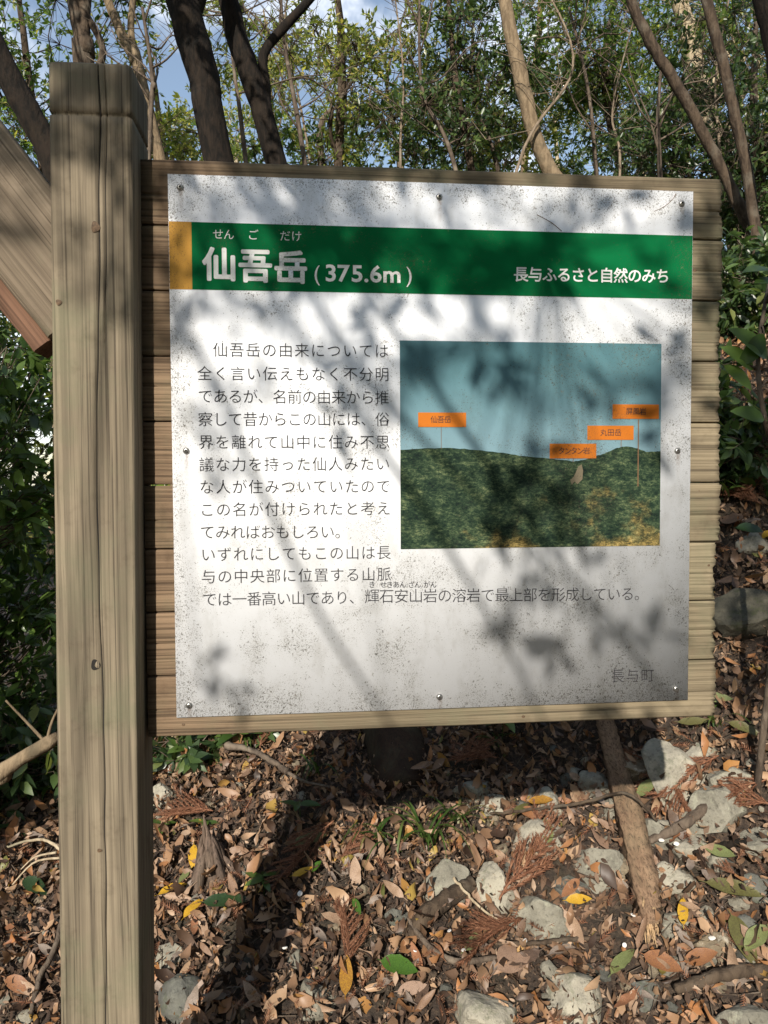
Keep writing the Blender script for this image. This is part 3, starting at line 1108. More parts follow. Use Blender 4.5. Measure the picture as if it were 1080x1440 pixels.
# ---- screws
sm = MB()
k = 16
P = []
prof = [(0.0056, 0), (0.0054, -0.0014), (0.0045, -0.0026), (0.0030, -0.0034), (0.0022, -0.0035)]
for r_, y_ in prof:
    for q in range(k):
        P.append((r_ * math.cos(q * 2 * PI / k), y_, r_ * math.sin(q * 2 * PI / k)))
ii, jj = np.meshgrid(np.arange(4), np.arange(k), indexing='ij')
a = (ii * k + jj).ravel()
b = (ii * k + (jj + 1) % k).ravel()
sm.add(P, np.stack([a, b, b + k, a + k], 1))
nq = 4 * k
P2 = [(0.0022 * math.cos(q * 2 * PI / k), -0.0020, 0.0022 * math.sin(q * 2 * PI / k)) for q in range(k)] + [(0, -0.0020, 0)]
base_i = 4 * k
sm.add([P[base_i + q] for q in range(k)] + P2, [(q, (q + 1) % k, k + (q + 1) % k, k + q) for q in range(k)], [(2 * k, k + q, k + (q + 1) % k) for q in range(k)])
sme = sm.mesh('screw', True)
sme.materials.append(M_steel)
sme.materials.append(M_socket)
for i_, pgn in enumerate(sme.polygons):
    if i_ >= nq:
        pgn.material_index = 1
for (u_, v_) in ((253.5, 263.5), (617.5, 277), (958.5, 286.5), (262, 634), (952.5, 634), (266, 992), (618, 980), (950.5, 968.5)):
    c = on_y(u_, v_, -0.0015)
    o = link('screw', sme, None, plate)
    o.location = (c[0], -0.0016, c[2] - ZT)
    o.rotation_euler = (0, random.uniform(0, 6), 0)
# long scratches in the print
for pts in (((755, 302), (765, 307), (777, 314), (790, 325)), ((920, 297), (935, 290), (946, 280), (951, 272))):
    m = MB()
    W_ = [on_y(u_, v_, -0.0018) for u_, v_ in pts]
    m.tube(smooth_path(W_, 10), 0.0006 if pts[0][0] < 800 else 0.0004, 4)
    sgn(m, 'scratch', M_lead, parent=plate)

# ------------------------------------------------------------------ leaves and trees
def leaf_proto(seg=3, W=0.36, cup=0.25, curl=0.0, twist=0.0, wavy=0.0, seed=0, stem=0.0):
    """unit-length leaf lying along +x; 3 columns of vertices, pointed ends"""
    rs = np.random.default_rng(seed)
    V = [(0, 0, 0)]
    rows = []
    th = 0.0
    x = z = 0.0
    ds = 1.0 / (seg + 1)
    Tq, Qq = [], []
    for i_ in range(seg):
        t = (i_ + 1) / (seg + 1)
        th = curl * t
        x += ds * math.cos(th)
        z += ds * math.sin(th)
        w = W / 2 * math.sin(PI * t ** 0.85) ** 0.75
        tw = twist * t
        up = w * cup + wavy * w * rs.uniform(-1, 1)
        up2 = w * cup + wavy * w * rs.uniform(-1, 1)
        rows.append(len(V))
        V += [(x - math.sin(tw) * 0, w * math.cos(tw), z + up + w * math.sin(tw)), (x, 0, z), (x, -w * math.cos(tw), z + up2 - w * math.sin(tw))]
    x += ds * math.cos(curl)
    z += ds * math.sin(curl)
    tip = len(V)
    V.append((x, 0, z))
    r0 = rows[0]
    Tq += [(0, r0 + 1, r0), (0, r0 + 2, r0 + 1)]
    for a_, b_r in zip(rows[:-1], rows[1:]):
        Tq += [(a_, a_ + 1, b_r + 1), (a_, b_r + 1, b_r), (a_ + 1, a_ + 2, b_r + 2), (a_ + 1, b_r + 2, b_r + 1)]
    rl = rows[-1]
    Tq += [(rl, rl + 1, tip), (rl + 1, rl + 2, tip)]
    if stem:
        n0 = len(V)
        V += [(-stem, 0.008, 0.02), (-stem, -0.008, 0.02), (0.02, 0.01, 0.001), (0.02, -0.01, 0.001)]
        Tq += [(n0, n0 + 1, n0 + 3), (n0, n0 + 3, n0 + 2)]
    return np.array(V, float), np.array(Tq)


LO = leaf_proto(1, 0.42, 0.3)
LO2 = leaf_proto(2, 0.40, 0.25, -0.5)


def rand_dirs(n, zbias=0.0):
    v = rng.standard_normal((n, 3))
    v[:, 2] += zbias
    return v / np.linalg.norm(v, axis=1)[:, None]


def sprays(centers, size, per=12, spread=0.16, droop=-0.2, proto=LO, lsize=(0.05, 0.08), updir=0.6):
    """leaves set along short twigs; returns leaf V,F and twig endpoints"""
    n = len(centers)
    td = rand_dirs(n, droop)
    tl = spread * rng.uniform(0.6, 1.4, n) * size
    t = rng.random((n, per))
    pos = centers[:, None, :] + td[:, None, :] * (t * tl[:, None])[:, :, None]
    side = rand_dirs(n * per, 0.1).reshape(n, per, 3)
    xd = side + td[:, None, :] * 0.8
    nr = rand_dirs(n * per).reshape(n, per, 3) * 0.6
    nr[..., 2] += updir
    nr[..., 1] -= 0.15
    s = rng.uniform(lsize[0], lsize[1], n * per)
    M = frames(xd.reshape(-1, 3), nr.reshape(-1, 3), s, s * rng.uniform(0.8, 1.15, n * per))
    V, F = stamp(proto[0], proto[1], M, pos.reshape(-1, 3))
    return V, F, np.stack([centers, centers + td * tl[:, None]], 1)


TWK = 3


def twig_mesh(mb, segs, r0=0.0028, r1=0.0012):
    A, B = segs[:, 0], segs[:, 1]
    d_ = B - A
    d_ /= np.linalg.norm(d_, axis=1)[:, None] + 1e-9
    ref = np.tile(np.array([[0.3, 0.5, 0.81]]), (len(A), 1))
    a_ = np.cross(d_, ref)
    a_ /= np.linalg.norm(a_, axis=1)[:, None] + 1e-9
    b__ = np.cross(d_, a_)
    V = []
    for (P_, r_) in ((A, r0), (B, r1)):
        for q in range(TWK):
            an = q * 2 * PI / TWK
            V.append(P_ + r_ * (math.cos(an) * a_ + math.sin(an) * b__))
    V = np.stack(V, 1).reshape(-1, 3)
    base = np.arange(len(A)) * 2 * TWK
    Q = np.concatenate([np.stack([base + q, base + (q + 1) % TWK, base + TWK + (q + 1) % TWK, base + TWK + q], 1) for q in range(TWK)])
    mb.add(V, Q)


def limb(mb, p0, p1, r0, r1, k=6, bend=0.12, n=9):
    p0, p1 = np.array(p0, float), np.array(p1, float)
    L = np.linalg.norm(p1 - p0)
    mids = [p0 + (p1 - p0) * f_ + rng.normal(0, bend * L, 3) * (0.6 if f_ else 0) for f_ in (0.33, 0.66)]
    pts = smooth_path([p0] + mids + [p1], n)
    mb.tube(pts, np.linspace(r0, r1, n), k, 0.04)
    return pts


def c_left(crowns):
    return crowns[0][0][0] < 1.2               # the slope falls away there and the wood is thinner


def tree(name, label, group, path, rads, barkm, leafm, crowns, nspray, bark_k=10, fork=None, lsize=(0.05, 0.085), nbranch=4, per=12, updir=0.6, proto=LO, cat='tree', keep=None, core=0.25):
    """path: world points base->top; crowns: list of (centre, radii)"""
    base = np.array(path[0], float)
    root = empty(name, tuple(base))
    tag(root, label, cat, group)
    P_ = smooth_path(path, max(14, len(path) * 5))
    rr = np.interp(np.linspace(0, 1, len(P_)), np.linspace(0, 1, len(rads)), rads)
    P_ = P_ + rng.normal(0, 0.002, P_.shape)
    mb = MB()
    mb.tube(P_ - base, rr, bark_k, 0.03)
    mb.build('trunk', barkm, root, True)
    if fork:
        for fp, fr in fork:
            Q_ = smooth_path(fp, 16)
            mb = MB()
            mb.tube(Q_ - base, np.interp(np.linspace(0, 1, 16), np.linspace(0, 1, len(fr)), fr), 9, 0.05)
            mb.build('branch', barkm, root, True)
    Vall, Fall, nv = [], [], 0
    w = np.array([c[1][0] * c[1][1] * c[1][2] for c in crowns])
    w = w / w.sum()
    tips = []
    for (c, rad), ww in zip(crowns, w):
        c = np.array(c, float)
        rad = np.array(rad, float)
        ns = int(nspray * ww * (0.44 if c_left(crowns) else 0.62))
        # clumps in the crown's volume
        ncl = max(4, ns // 22)
        q = rand_dirs(ncl) * (rng.random(ncl) ** 0.45)[:, None]
        cl = c + q * rad
        cr = 0.22 * rad.mean()
        idx = rng.integers(0, ncl, ns)
        cen = cl[idx] + rng.standard_normal((ns, 3)) * cr * np.array([1, 1, 0.6])
        if keep is not None:
            cen = cen[keep(cen)]
        V, F, tw = sprays(cen, 1.0, per, lsize=lsize, updir=updir, proto=proto)
        Vall.append(V)
        Fall.append(F + nv)
        nv += len(V)
        tips.append((cl, tw, cen))
    for (cl, tw, cen), (c, rad) in zip(tips, crowns):
        nb = max(1, int(round(nbranch * (1 if len(crowns) == 1 else 0.6))))
        order = rng.permutation(len(cl))
        grp = np.array_split(order, nb)
        for g in grp:
            if not len(g):
                continue
            mb = MB()
            tgt = cl[g].mean(0)
            i0 = np.argmin(np.linalg.norm(P_ - (tgt - np.array([0, 0, 0.5])), axis=1))
            r0 = rr[i0] * 0.5
            main = limb(mb, P_[i0] - base, tgt - base, r0, r0 * 0.35, 6)
            for ci in g:
                s0 = main[rng.integers(3, 9)]
                lm = limb(mb, s0, cl[ci] - base, max(0.005, r0 * 0.3), 0.004, 4, 0.10, 7)
            near = np.array([np.argmin(np.linalg.norm(cl - x, axis=1)) for x in tw[:, 0]])
            sel = np.isin(near, g)
            if sel.any():
                twig_mesh(mb, tw[sel] - base)
                seg = np.stack([cl[near[sel]] - base, tw[sel][:, 0] - base], 1)
                twig_mesh(mb, seg, 0.003, 0.0018)
            mb.build('branch', barkm, root, True)
    V = np.concatenate(Vall) - base
    me = mesh_of('crown', V, np.concatenate(Fall))
    link('crown', me, leafm, root)
    return root


def W(u_, v_, Y):
    return on_y(u_, v_, Y)


def gpt(x, y, dz=-0.1):
    return np.array([x, y, gz(x, y) + dz])


def foot(p_low, p_high, y):
    """the foot of a trunk: carry the line through two visible points down to the ground at depth about y"""
    dd = (p_low - p_high)
    dd /= -dd[2]
    k_ = p_low[2] - gz(p_low[0], y)
    dx = np.clip(dd[0], -0.25, 0.25)
    return np.array([p_low[0] + dx * k_ * 0.8, y, gz(p_low[0] + dx * k_ * 0.8, y) - 0.12])


TG = 'trees standing behind the signboard'
# 1. big dark trunk
Yt = 3.0
a1, a2, a3, a4 = W(306, 222, Yt), W(288, 120, Yt), W(268, 50, Yt), W(240, -40, Yt)
r_ = px_size(a1)
tree('dark_trunk_tree', 'thick near-black trunk leaning beside the second dark trunk above the plate corner', TG,
     [foot(a1, a3, Yt), a1, a2, a3, a4, a4 + np.array([-0.6, 0.2, 1.6])], [27 * r_, 21 * r_, 21 * r_, 23 * r_, 20 * r_, 10 * r_], M_bark, M_leafg,
     [((-1.2, 3.6, 6.9), (1.3, 1.0, 0.8)), ((-1.5, 0.9, 4.75), (0.9, 0.6, 0.6))], 620, 14, fork=[([a3 + (a4 - a3) * 0.15, W(283, -10, Yt), W(310, -120, Yt)], [13 * r_, 10 * r_, 6 * r_])])
# 2. second dark trunk with the arching limb
Yt = 3.3
b1, b2, b3, b4 = W(388, 228, Yt), W(360, 130, Yt), W(332, 50, Yt), W(308, -40, Yt)
r_ = px_size(b1)
tree('leaning_trunk_tree', 'slender dark leaning trunk with a bare limb arching off toward the sky', TG,
     [foot(b1, b3, Yt), b1, b2, b3, b4, b4 + np.array([-0.5, 0.3, 1.6])], [20 * r_, 15 * r_, 15 * r_, 15 * r_, 13 * r_, 6 * r_], M_bark, M_leafy,
     [((-0.4, 4.2, 7.3), (1.2, 0.9, 0.7)), ((-0.6, 1.4, 4.9), (0.7, 0.5, 0.6))], 520, 12,
     fork=[([W(372, 190, Yt), W(374, 130, Yt), W(370, 78, Yt), W(398, 40, Yt), W(440, -6, Yt), W(490, -70, Yt)], [8 * r_, 7 * r_, 7 * r_, 7 * r_, 6 * r_, 4 * r_])])
# 3. tan trunk in sun
Yt = 4.0
c1_, c2_, c3_, c4_ = W(772, 238, Yt), W(750, 185, Yt), W(732, 110, Yt), W(708, -10, Yt)
r_ = px_size(c1_)
tree('tan_trunk_tree', 'sunlit smooth tan trunk rising crookedly over the middle of the board', TG,
     [foot(c1_, c3_, Yt), W(800, 300, Yt), c1_, c2_, c3_, c4_, W(690, -200, Yt)], [16 * r_, 12 * r_, 11 * r_, 10 * r_, 11 * r_, 9 * r_, 4 * r_], M_barkt, M_leafg,
     [((2.0, 4.8, 7.2), (1.5, 1.0, 0.8)), ((1.0, 5.0, 6.6), (0.8, 0.8, 0.6))], 500, 12)
# 4. thin dark curved trunk towards the bank
Yt = 2.8
e_ = [W(885, -8, Yt), W(915, 60, Yt), W(952, 120, Yt), W(985, 180, Yt), W(1018, 245, Yt), W(1045, 300, Yt), W(1075, 350, Yt)]
r_ = px_size(e_[2])
tree('curved_trunk_tree', 'thin brown trunk curving down behind the top plank end toward the bank', TG,
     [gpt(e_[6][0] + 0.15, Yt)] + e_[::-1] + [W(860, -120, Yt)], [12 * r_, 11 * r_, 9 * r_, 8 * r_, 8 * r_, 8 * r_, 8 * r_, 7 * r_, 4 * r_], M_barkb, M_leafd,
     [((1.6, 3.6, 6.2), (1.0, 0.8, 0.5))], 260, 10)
# 5. second thin trunk
Yt = 2.6
e2 = [W(992, -8, Yt), W(1012, 70, Yt), W(1030, 150, Yt), W(1050, 240, Yt), W(1062, 330, Yt)]
r_ = px_size(e2[2])
tree('thin_trunk_tree', 'thin straight dark trunk standing at the edge of the shady bank', TG,
     [gpt(e2[4][0] + 0.05, Yt)] + e2[::-1] + [W(975, -120, Yt)], [9 * r_, 8 * r_, 8 * r_, 8 * r_, 8 * r_, 8 * r_, 4 * r_], M_barkb, M_leafd,
     [((2.6, 3.4, 6.0), (0.9, 0.8, 0.6))], 260, 9)
# 6. pale thick trunk far among leaves
Yt = 5.5
e3 = [W(950, -20, Yt), W(966, 40, Yt), W(982, 110, Yt), W(1000, 180, Yt), W(1020, 240, Yt)]
r_ = px_size(e3[2])
tree('pale_trunk_tree', 'pale blotchy trunk half hidden in foliage above the board corner', TG,
     [foot(e3[4], e3[2], Yt), e3[4], e3[3], e3[2], e3[1], e3[0], W(930, -150, Yt)], [17 * r_, 14 * r_, 13 * r_, 12 * r_, 12 * r_, 10 * r_, 5 * r_], M_barkp, M_leafg,
     [((4.2, 5.0, 5.4), (1.2, 0.7, 1.0)), ((3.4, 6.2, 7.0), (1.2, 0.8, 0.8))], 650, 12)
# 7. dark trunk at the frame's corner
Yt = 2.2
e4 = [W(1095, 60, Yt), W(1078, -10, Yt)]
r_ = px_size(e4[0])
tree('corner_trunk_tree', 'dark trunk just entering at the top beside the thin straight one', TG,
     [gpt(e4[0][0] + 0.35, Yt), W(1120, 200, Yt), e4[0], e4[1], W(1050, -130, Yt)], [26 * r_, 22 * r_, 20 * r_, 20 * r_, 12 * r_], M_bark, M_leafd,
     [((2.9, 2.6, 5.4), (0.9, 0.7, 0.5))], 160, 11)
# 8. stems behind the post's head
Yt = 4.2
f1, f2, f3 = W(120, 80, Yt), W(108, 30, Yt), W(95, -30, Yt)
r_ = px_size(f1)
tree('forked_trunk_tree', 'forked dark trunk rising right behind the head of the post', TG,
     [foot(W(122, 140, Yt), f2, Yt), W(122, 140, Yt), f1, f2, f3], [19 * r_, 15 * r_, 13 * r_, 9 * r_, 7 * r_], M_barkb, M_leafg,
     [((-2.2, 4.8, 6.4), (1.2, 0.8, 1.0))], 520, 10, fork=[([f1, W(118, 35, Yt), W(124, -30, Yt)], [9 * r_, 8 * r_, 7 * r_]), ([W(122, 120, Yt), W(145, 70, Yt), W(112, 2, Yt), W(100, -60, Yt)], [6 * r_, 5 * r_, 5 * r_, 4 * r_])])
Yt = 4.8
g1, g2, g3 = W(192, 92, Yt), W(172, 50, Yt), W(148, -10, Yt)
r_ = px_size(g1)
tree('slim_tan_tree', 'slim greyish tan stem slanting between the post head and the thick dark trunk', TG,
     [foot(W(205, 140, Yt), g1, Yt), W(205, 140, Yt), g1, g2, g3, W(130, -90, Yt)], [11 * r_, 8 * r_, 7 * r_, 7 * r_, 6 * r_, 4 * r_], M_barkt, M_leafy,
     [((-1.6, 5.4, 7.0), (1.2, 0.8, 0.8))], 360, 8, fork=[([g1, W(184, 40, Yt), W(190, -20, Yt)], [6 * r_, 5 * r_, 4 * r_])])
# 9. dark trunk at far side of the post, crossing the brace
Yt = 2.4
h1, h2, h3 = W(78, 240, Yt), W(40, 160, Yt), W(0, 85, Yt)
r_ = px_size(h1)
tree('slanting_trunk_tree', 'dark slanting trunk seen between the diagonal timber and the post', TG,
     [gpt(h1[0] + 0.25, Yt), W(105, 400, Yt), h1, h2, h3, W(-60, -60, Yt)], [22 * r_, 18 * r_, 17 * r_, 17 * r_, 16 * r_, 8 * r_], M_bark, M_leafd,
     [((-2.4, 2.9, 5.6), (0.9, 0.7, 0.6)), ((-2.2, 0.8, 4.2), (0.7, 0.5, 0.6))], 420, 11)
# 10-17 leafy trees that fill the middle distance
fill = [
    ('leafy_tree', 'yellow-green leafy tree against the sky just past the arching limb', 480, 60, 5.2, 4.2, (1.0, 0.7, 1.0), M_leafy, 900),
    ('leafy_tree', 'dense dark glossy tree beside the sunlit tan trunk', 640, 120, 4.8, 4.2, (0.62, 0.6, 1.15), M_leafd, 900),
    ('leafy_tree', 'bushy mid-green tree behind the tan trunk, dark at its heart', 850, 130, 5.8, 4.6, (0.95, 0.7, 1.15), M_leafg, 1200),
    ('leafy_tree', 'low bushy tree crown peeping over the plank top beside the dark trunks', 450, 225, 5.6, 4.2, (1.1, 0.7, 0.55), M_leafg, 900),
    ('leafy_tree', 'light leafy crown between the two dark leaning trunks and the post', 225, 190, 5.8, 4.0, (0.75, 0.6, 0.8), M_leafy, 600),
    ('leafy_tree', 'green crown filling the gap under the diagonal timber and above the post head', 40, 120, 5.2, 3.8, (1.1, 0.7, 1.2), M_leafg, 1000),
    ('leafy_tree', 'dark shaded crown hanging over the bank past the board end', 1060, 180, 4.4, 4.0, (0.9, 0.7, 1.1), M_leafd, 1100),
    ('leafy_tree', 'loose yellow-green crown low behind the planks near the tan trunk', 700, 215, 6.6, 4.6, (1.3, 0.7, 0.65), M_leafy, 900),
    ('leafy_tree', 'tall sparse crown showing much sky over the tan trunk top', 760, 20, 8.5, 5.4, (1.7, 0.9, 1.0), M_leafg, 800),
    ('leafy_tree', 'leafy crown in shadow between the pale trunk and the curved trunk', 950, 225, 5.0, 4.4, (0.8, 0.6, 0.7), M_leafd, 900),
    ('leafy_tree', 'far pale green crown seen in the gap past the arching limb', 380, 130, 9.0, 5.0, (1.5, 1.0, 1.2), M_leafy, 800),
    ('leafy_tree', 'bright leafy crown close beneath the frame corner above the pale trunk', 1010, 60, 7.6, 5.0, (1.5, 0.9, 1.3), M_leafg, 1100),
]
for (nm, lb, u_, v_, Yt, hgt, rad, lm, ns) in fill:
    c = W(u_, v_, Yt)
    base = gpt(c[0] + rng.uniform(-0.4, 0.4), Yt + 0.1)
    mid = (base + c) / 2 + np.array([rng.uniform(-0.25, 0.25), 0, 0])
    rb = 0.035 + 0.02 * rng.random()
    tree(nm, lb, TG, [base, mid, c + np.array([0, 0, 0.1]), c + np.array([rng.uniform(-.2, .2), 0, rad[2] * 0.9])], [rb * 1.3, rb, rb * 0.7, rb * 0.25],
         random.choice([M_barkb, M_barkt, M_twig]), lm, [(c, rad)], ns, 7, nbranch=4, lsize=(0.042, 0.075))

# far trees on the slope beyond
FG = 'far trees on the slope beyond the clearing'
far = [(-40, 330, 11), (60, 420, 13), (230, 230, 14), (330, 210, 12), (560, 190, 12), (660, 200, 15), (900, 190, 13), (1050, 250, 12), (1140, 330, 10), (780, 170, 16)]
FARL = ['distant crown low under the diagonal timber at the picture edge', 'distant crown low beside the post under the timber', 'distant crown between the post head and the thick dark trunk',
        'distant crown framed by the two dark leaning trunks', 'distant crown in the bright gap past the arching limb', 'distant crown just before the sunlit tan trunk',
        'distant crown near the pale blotchy trunk', 'distant crown behind the thin straight trunk', 'distant crown on the bank at the picture edge', 'farthest distant crown just past the sunlit tan trunk']
LFAR = leaf_proto(1, 0.5, 0.2)
for i_, (u_, v_, Yt) in enumerate(far):
    c = W(u_, v_, Yt)
    base = gpt(c[0], Yt)
    h = max(2.5, c[2] - base[2])
    root = tree('distant_tree', FARL[i_], FG,
                [base, base + np.array([0.2, 0, h * 0.5]), c], [0.10, 0.08, 0.04], M_barkt if i_ % 3 else M_barkp, M_leafy if i_ % 2 else M_leafg,
                [(c, (2.0, 1.3, 1.5))], 260, 7, nbranch=3, lsize=(0.09, 0.15), per=9)

# thin bare saplings and switches whose stems show pale among the leaves
bare = [(430, 235, 400, 60, 395, -20, 4.2, 'thin pale sapling stem beside the arching limb'),
        (640, 235, 595, 130, 590, -10, 4.4, 'slim dark sapling forking between the leafy crowns'),
        (345, 222, 332, 120, 318, 10, 4.0, 'grey switch rising between the two leaning dark trunks'),
        (700, 238, 665, 130, 668, -5, 5.0, 'thin stem slanting over the print of the sky corner'),
        (928, 240, 925, 170, 930, 90, 4.0, 'dark upright switch near the curved trunk'),
        (560, 225, 545, 110, 575, 0, 5.4, 'grey forked sapling in front of the bright gap'),
        (838, 235, 826, 120, 800, 10, 4.6, 'brown sapling beside the bushy mid-green tree'),
        (210, 205, 215, 120, 200, 10, 3.8, 'pale thin sapling close by the post side')]
for (u0, v0, u1, v1, u2, v2, Yt, lb) in bare:
    p0, p1, p2 = W(u0, v0, Yt), W(u1, v1, Yt), W(u2, v2, Yt)
    base = foot(p0, p1, Yt)
    root = empty('bare_sapling', tuple(base))
    tag(root, lb, 'sapling', 'bare saplings between the trees')
    mb = MB()
    P_ = smooth_path([base, p0, p1, p2], 24)
    mb.tube(P_ - base, np.linspace(0.022, 0.009, 24), 6, 0.05)
    mb.build('trunk', M_twig, root, True)
    for q in range(7):
        i0 = rng.integers(9, 23)
        e = P_[i0] + np.array([rng.uniform(-0.7, 0.7), rng.uniform(-0.3, 0.3), rng.uniform(0.1, 0.7)])
        mb = MB()
        mn = limb(mb, P_[i0] - base, e - base, 0.008, 0.003, 5, 0.1)
        segs = []
        for s_ in range(7):
            q0 = mn[rng.integers(2, 9)]
            segs.append([q0, q0 + np.array([rng.uniform(-0.25, 0.25), rng.uniform(-0.1, 0.1), rng.uniform(-0.02, 0.25)])])
        twig_mesh(mb, np.array(segs), 0.003, 0.0012)
        mb.build('branch', M_twig, root, True)

STEMW = ['over the end of the height lettering', 'in the bright gap past the arching limb', 'over the printed tag nearest the text', 'just before the sunlit tan trunk',
         'just past the sunlit tan trunk', 'over the middle of the printed hills', 'over the trail name', 'near the curved trunk', 'between the curved trunk and the pale trunk']
for q_ in (0, 2, 4, 6, 8):
    u0, Yt = 430 + q_ * 72 + rng.uniform(-15, 15), rng.uniform(3.6, 5.6)
    p0, p2 = W(u0, 240, Yt), W(u0 + rng.uniform(-60, 40), -20, Yt + rng.uniform(-0.3, 0.3))
    base = foot(p0, p2, Yt)
    root = empty('thin_sapling', tuple(base))
    tag(root, 'thin pale sapling threading up through the leaves ' + STEMW[q_], 'sapling', 'thin pale saplings among the leaves')
    P_ = smooth_path([base, p0, (p0 + p2) / 2 + rng.normal(0, 0.12, 3), p2], 22)
    mb = MB()
    mb.tube(P_ - base, np.linspace(0.014, 0.006, 22), 5, 0.04)
    segs = []
    for s_ in range(26):
        q0 = P_[rng.integers(8, 22)] - base
        q1 = q0 + np.array([rng.uniform(-0.4, 0.4), rng.uniform(-0.15, 0.15), rng.uniform(-0.1, 0.35)])
        segs.append([q0, q1])
        segs.append([q1, q1 + np.array([rng.uniform(-0.2, 0.2), rng.uniform(-0.1, 0.1), rng.uniform(-0.1, 0.2)])])
    mb.build('trunk', M_stem, root, True)
    mb = MB()
    twig_mesh(mb, np.array(segs), 0.0036, 0.0018)
    mb.build('branch', M_stem, root, True)

# understorey shrubs
def shrub(name, label, cen, rad, nspray, leafm, group=None, nleaf=0, lsize=(0.05, 0.08), proto=LO2, per=10, updir=0.7, keep=None):
    cen = np.array(cen, float)
    base = gpt(cen[0], cen[1], -0.03)
    if base[2] > cen[2]:
        base[2] = gz(cen[0], cen[1]) - 0.05
    root = empty(name, tuple(base))
    tag(root, label, 'shrub', group)
    rad = np.array(rad, float)
    q = rand_dirs(nspray) * (rng.random(nspray) ** 0.5)[:, None]
    c = cen + q * rad
    ok = c[:, 2] > ground(c[:, 0], c[:, 1]) + 0.03
    c = c[ok]
    if keep is not None:
        c = c[keep(c)]
    V, F, tw = sprays(c, 1.0, per, lsize=lsize, updir=updir, proto=proto, spread=0.13)
    me = mesh_of('foliage', V - base, F)
    fo = link('foliage', me, leafm, root)
    fo['kind'] = 'stuff'
    nst = 5
    idx = np.array_split(rng.permutation(len(c)), nst)
    for g in idx:
        if not len(g):
            continue
        mb = MB()
        hub = c[g].mean(0) * 0.6 + base * 0.4 + rng.normal(0, 0.1, 3)
        limb(mb, (0, 0, 0), hub - base, 0.012, 0.006, 5, 0.08)
        segs = np.stack([np.tile(hub - base, (len(g), 1)), tw[g][:, 0] - base], 1)
        twig_mesh(mb, segs[:60], 0.0035, 0.0015)
        twig_mesh(mb, tw[g] - base, 0.0018, 0.0008)
        mb.build('stem', M_twig, root, True)
    return root, base, c


def add_leaves(root, base, spots, sizes, dirs, nrm, mats, protos):
    for i_, (p_, s_, d_, n_) in enumerate(zip(spots, sizes, dirs, nrm)):
        M = frames(np.array([d_]), np.array([n_]), np.array([s_]))[0]
        o = bpy.data.objects.new('leaf', protos[i_ % len(protos)])
        COL.objects.link(o)
        o.parent = root
        o.matrix_local = Matrix(((M[0][0], M[0][1], M[0][2], p_[0] - base[0]), (M[1][0], M[1][1], M[1][2], p_[1] - base[1]),
                                 (M[2][0], M[2][1], M[2][2], p_[2] - base[2]), (0, 0, 0, 1)))


def hi_leaf(name, mat, **kw):
    V, F = leaf_proto(**kw)
    me = mesh_of(name, V, F, True)
    me.materials.append(mat)
    return me


NEAR = [hi_leaf('leaf', M_leafn, seg=6, W=0.42, cup=0.22, curl=-0.5, seed=1, stem=0.15), hi_leaf('leaf', M_leafn, seg=6, W=0.38, cup=0.3, curl=-0.9, seed=2, stem=0.15),
        hi_leaf('leaf', M_leafn, seg=6, W=0.45, cup=0.15, curl=-0.2, twist=0.4, seed=3, stem=0.15)]
SG = 'understorey shrubs around the clearing'
# strip between the picture edge and the post
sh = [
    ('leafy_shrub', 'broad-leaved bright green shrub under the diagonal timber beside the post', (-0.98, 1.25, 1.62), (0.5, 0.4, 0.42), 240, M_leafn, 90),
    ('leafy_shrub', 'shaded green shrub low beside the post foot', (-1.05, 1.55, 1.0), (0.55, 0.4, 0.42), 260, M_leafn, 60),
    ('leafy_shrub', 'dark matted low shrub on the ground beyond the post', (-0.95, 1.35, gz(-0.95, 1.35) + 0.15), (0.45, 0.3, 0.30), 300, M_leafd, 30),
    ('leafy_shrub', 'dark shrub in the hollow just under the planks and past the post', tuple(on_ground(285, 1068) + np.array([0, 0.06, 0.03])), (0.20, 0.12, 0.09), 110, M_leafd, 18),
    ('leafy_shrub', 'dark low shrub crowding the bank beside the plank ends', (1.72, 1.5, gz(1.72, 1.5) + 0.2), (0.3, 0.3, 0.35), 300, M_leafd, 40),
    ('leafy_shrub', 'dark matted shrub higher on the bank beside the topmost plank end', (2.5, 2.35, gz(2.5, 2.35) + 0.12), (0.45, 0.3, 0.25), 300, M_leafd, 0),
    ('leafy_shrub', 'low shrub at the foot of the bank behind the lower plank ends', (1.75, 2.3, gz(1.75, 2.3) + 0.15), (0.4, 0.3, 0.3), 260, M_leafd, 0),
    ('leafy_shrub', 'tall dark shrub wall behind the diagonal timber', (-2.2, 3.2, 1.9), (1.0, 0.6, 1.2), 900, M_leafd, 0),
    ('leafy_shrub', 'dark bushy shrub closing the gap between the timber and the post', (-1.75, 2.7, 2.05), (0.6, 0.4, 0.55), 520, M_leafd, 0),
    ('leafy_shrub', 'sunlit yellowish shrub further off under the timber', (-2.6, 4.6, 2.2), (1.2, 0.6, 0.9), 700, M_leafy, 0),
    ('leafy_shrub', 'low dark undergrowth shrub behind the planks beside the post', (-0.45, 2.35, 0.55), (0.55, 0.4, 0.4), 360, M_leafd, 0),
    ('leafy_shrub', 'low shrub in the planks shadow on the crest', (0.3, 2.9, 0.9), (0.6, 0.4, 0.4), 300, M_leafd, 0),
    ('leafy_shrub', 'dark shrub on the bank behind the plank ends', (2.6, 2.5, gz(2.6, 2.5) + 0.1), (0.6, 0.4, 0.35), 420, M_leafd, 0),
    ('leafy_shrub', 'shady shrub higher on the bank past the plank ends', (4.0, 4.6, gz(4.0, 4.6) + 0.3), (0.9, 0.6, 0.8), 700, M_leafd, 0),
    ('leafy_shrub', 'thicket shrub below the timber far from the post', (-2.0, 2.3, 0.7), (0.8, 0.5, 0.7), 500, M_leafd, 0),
    ('leafy_shrub', 'green shrub rising behind the board from the crest', (1.0, 4.0, 2.6), (1.2, 0.6, 0.9), 700, M_leafg, 0),
]
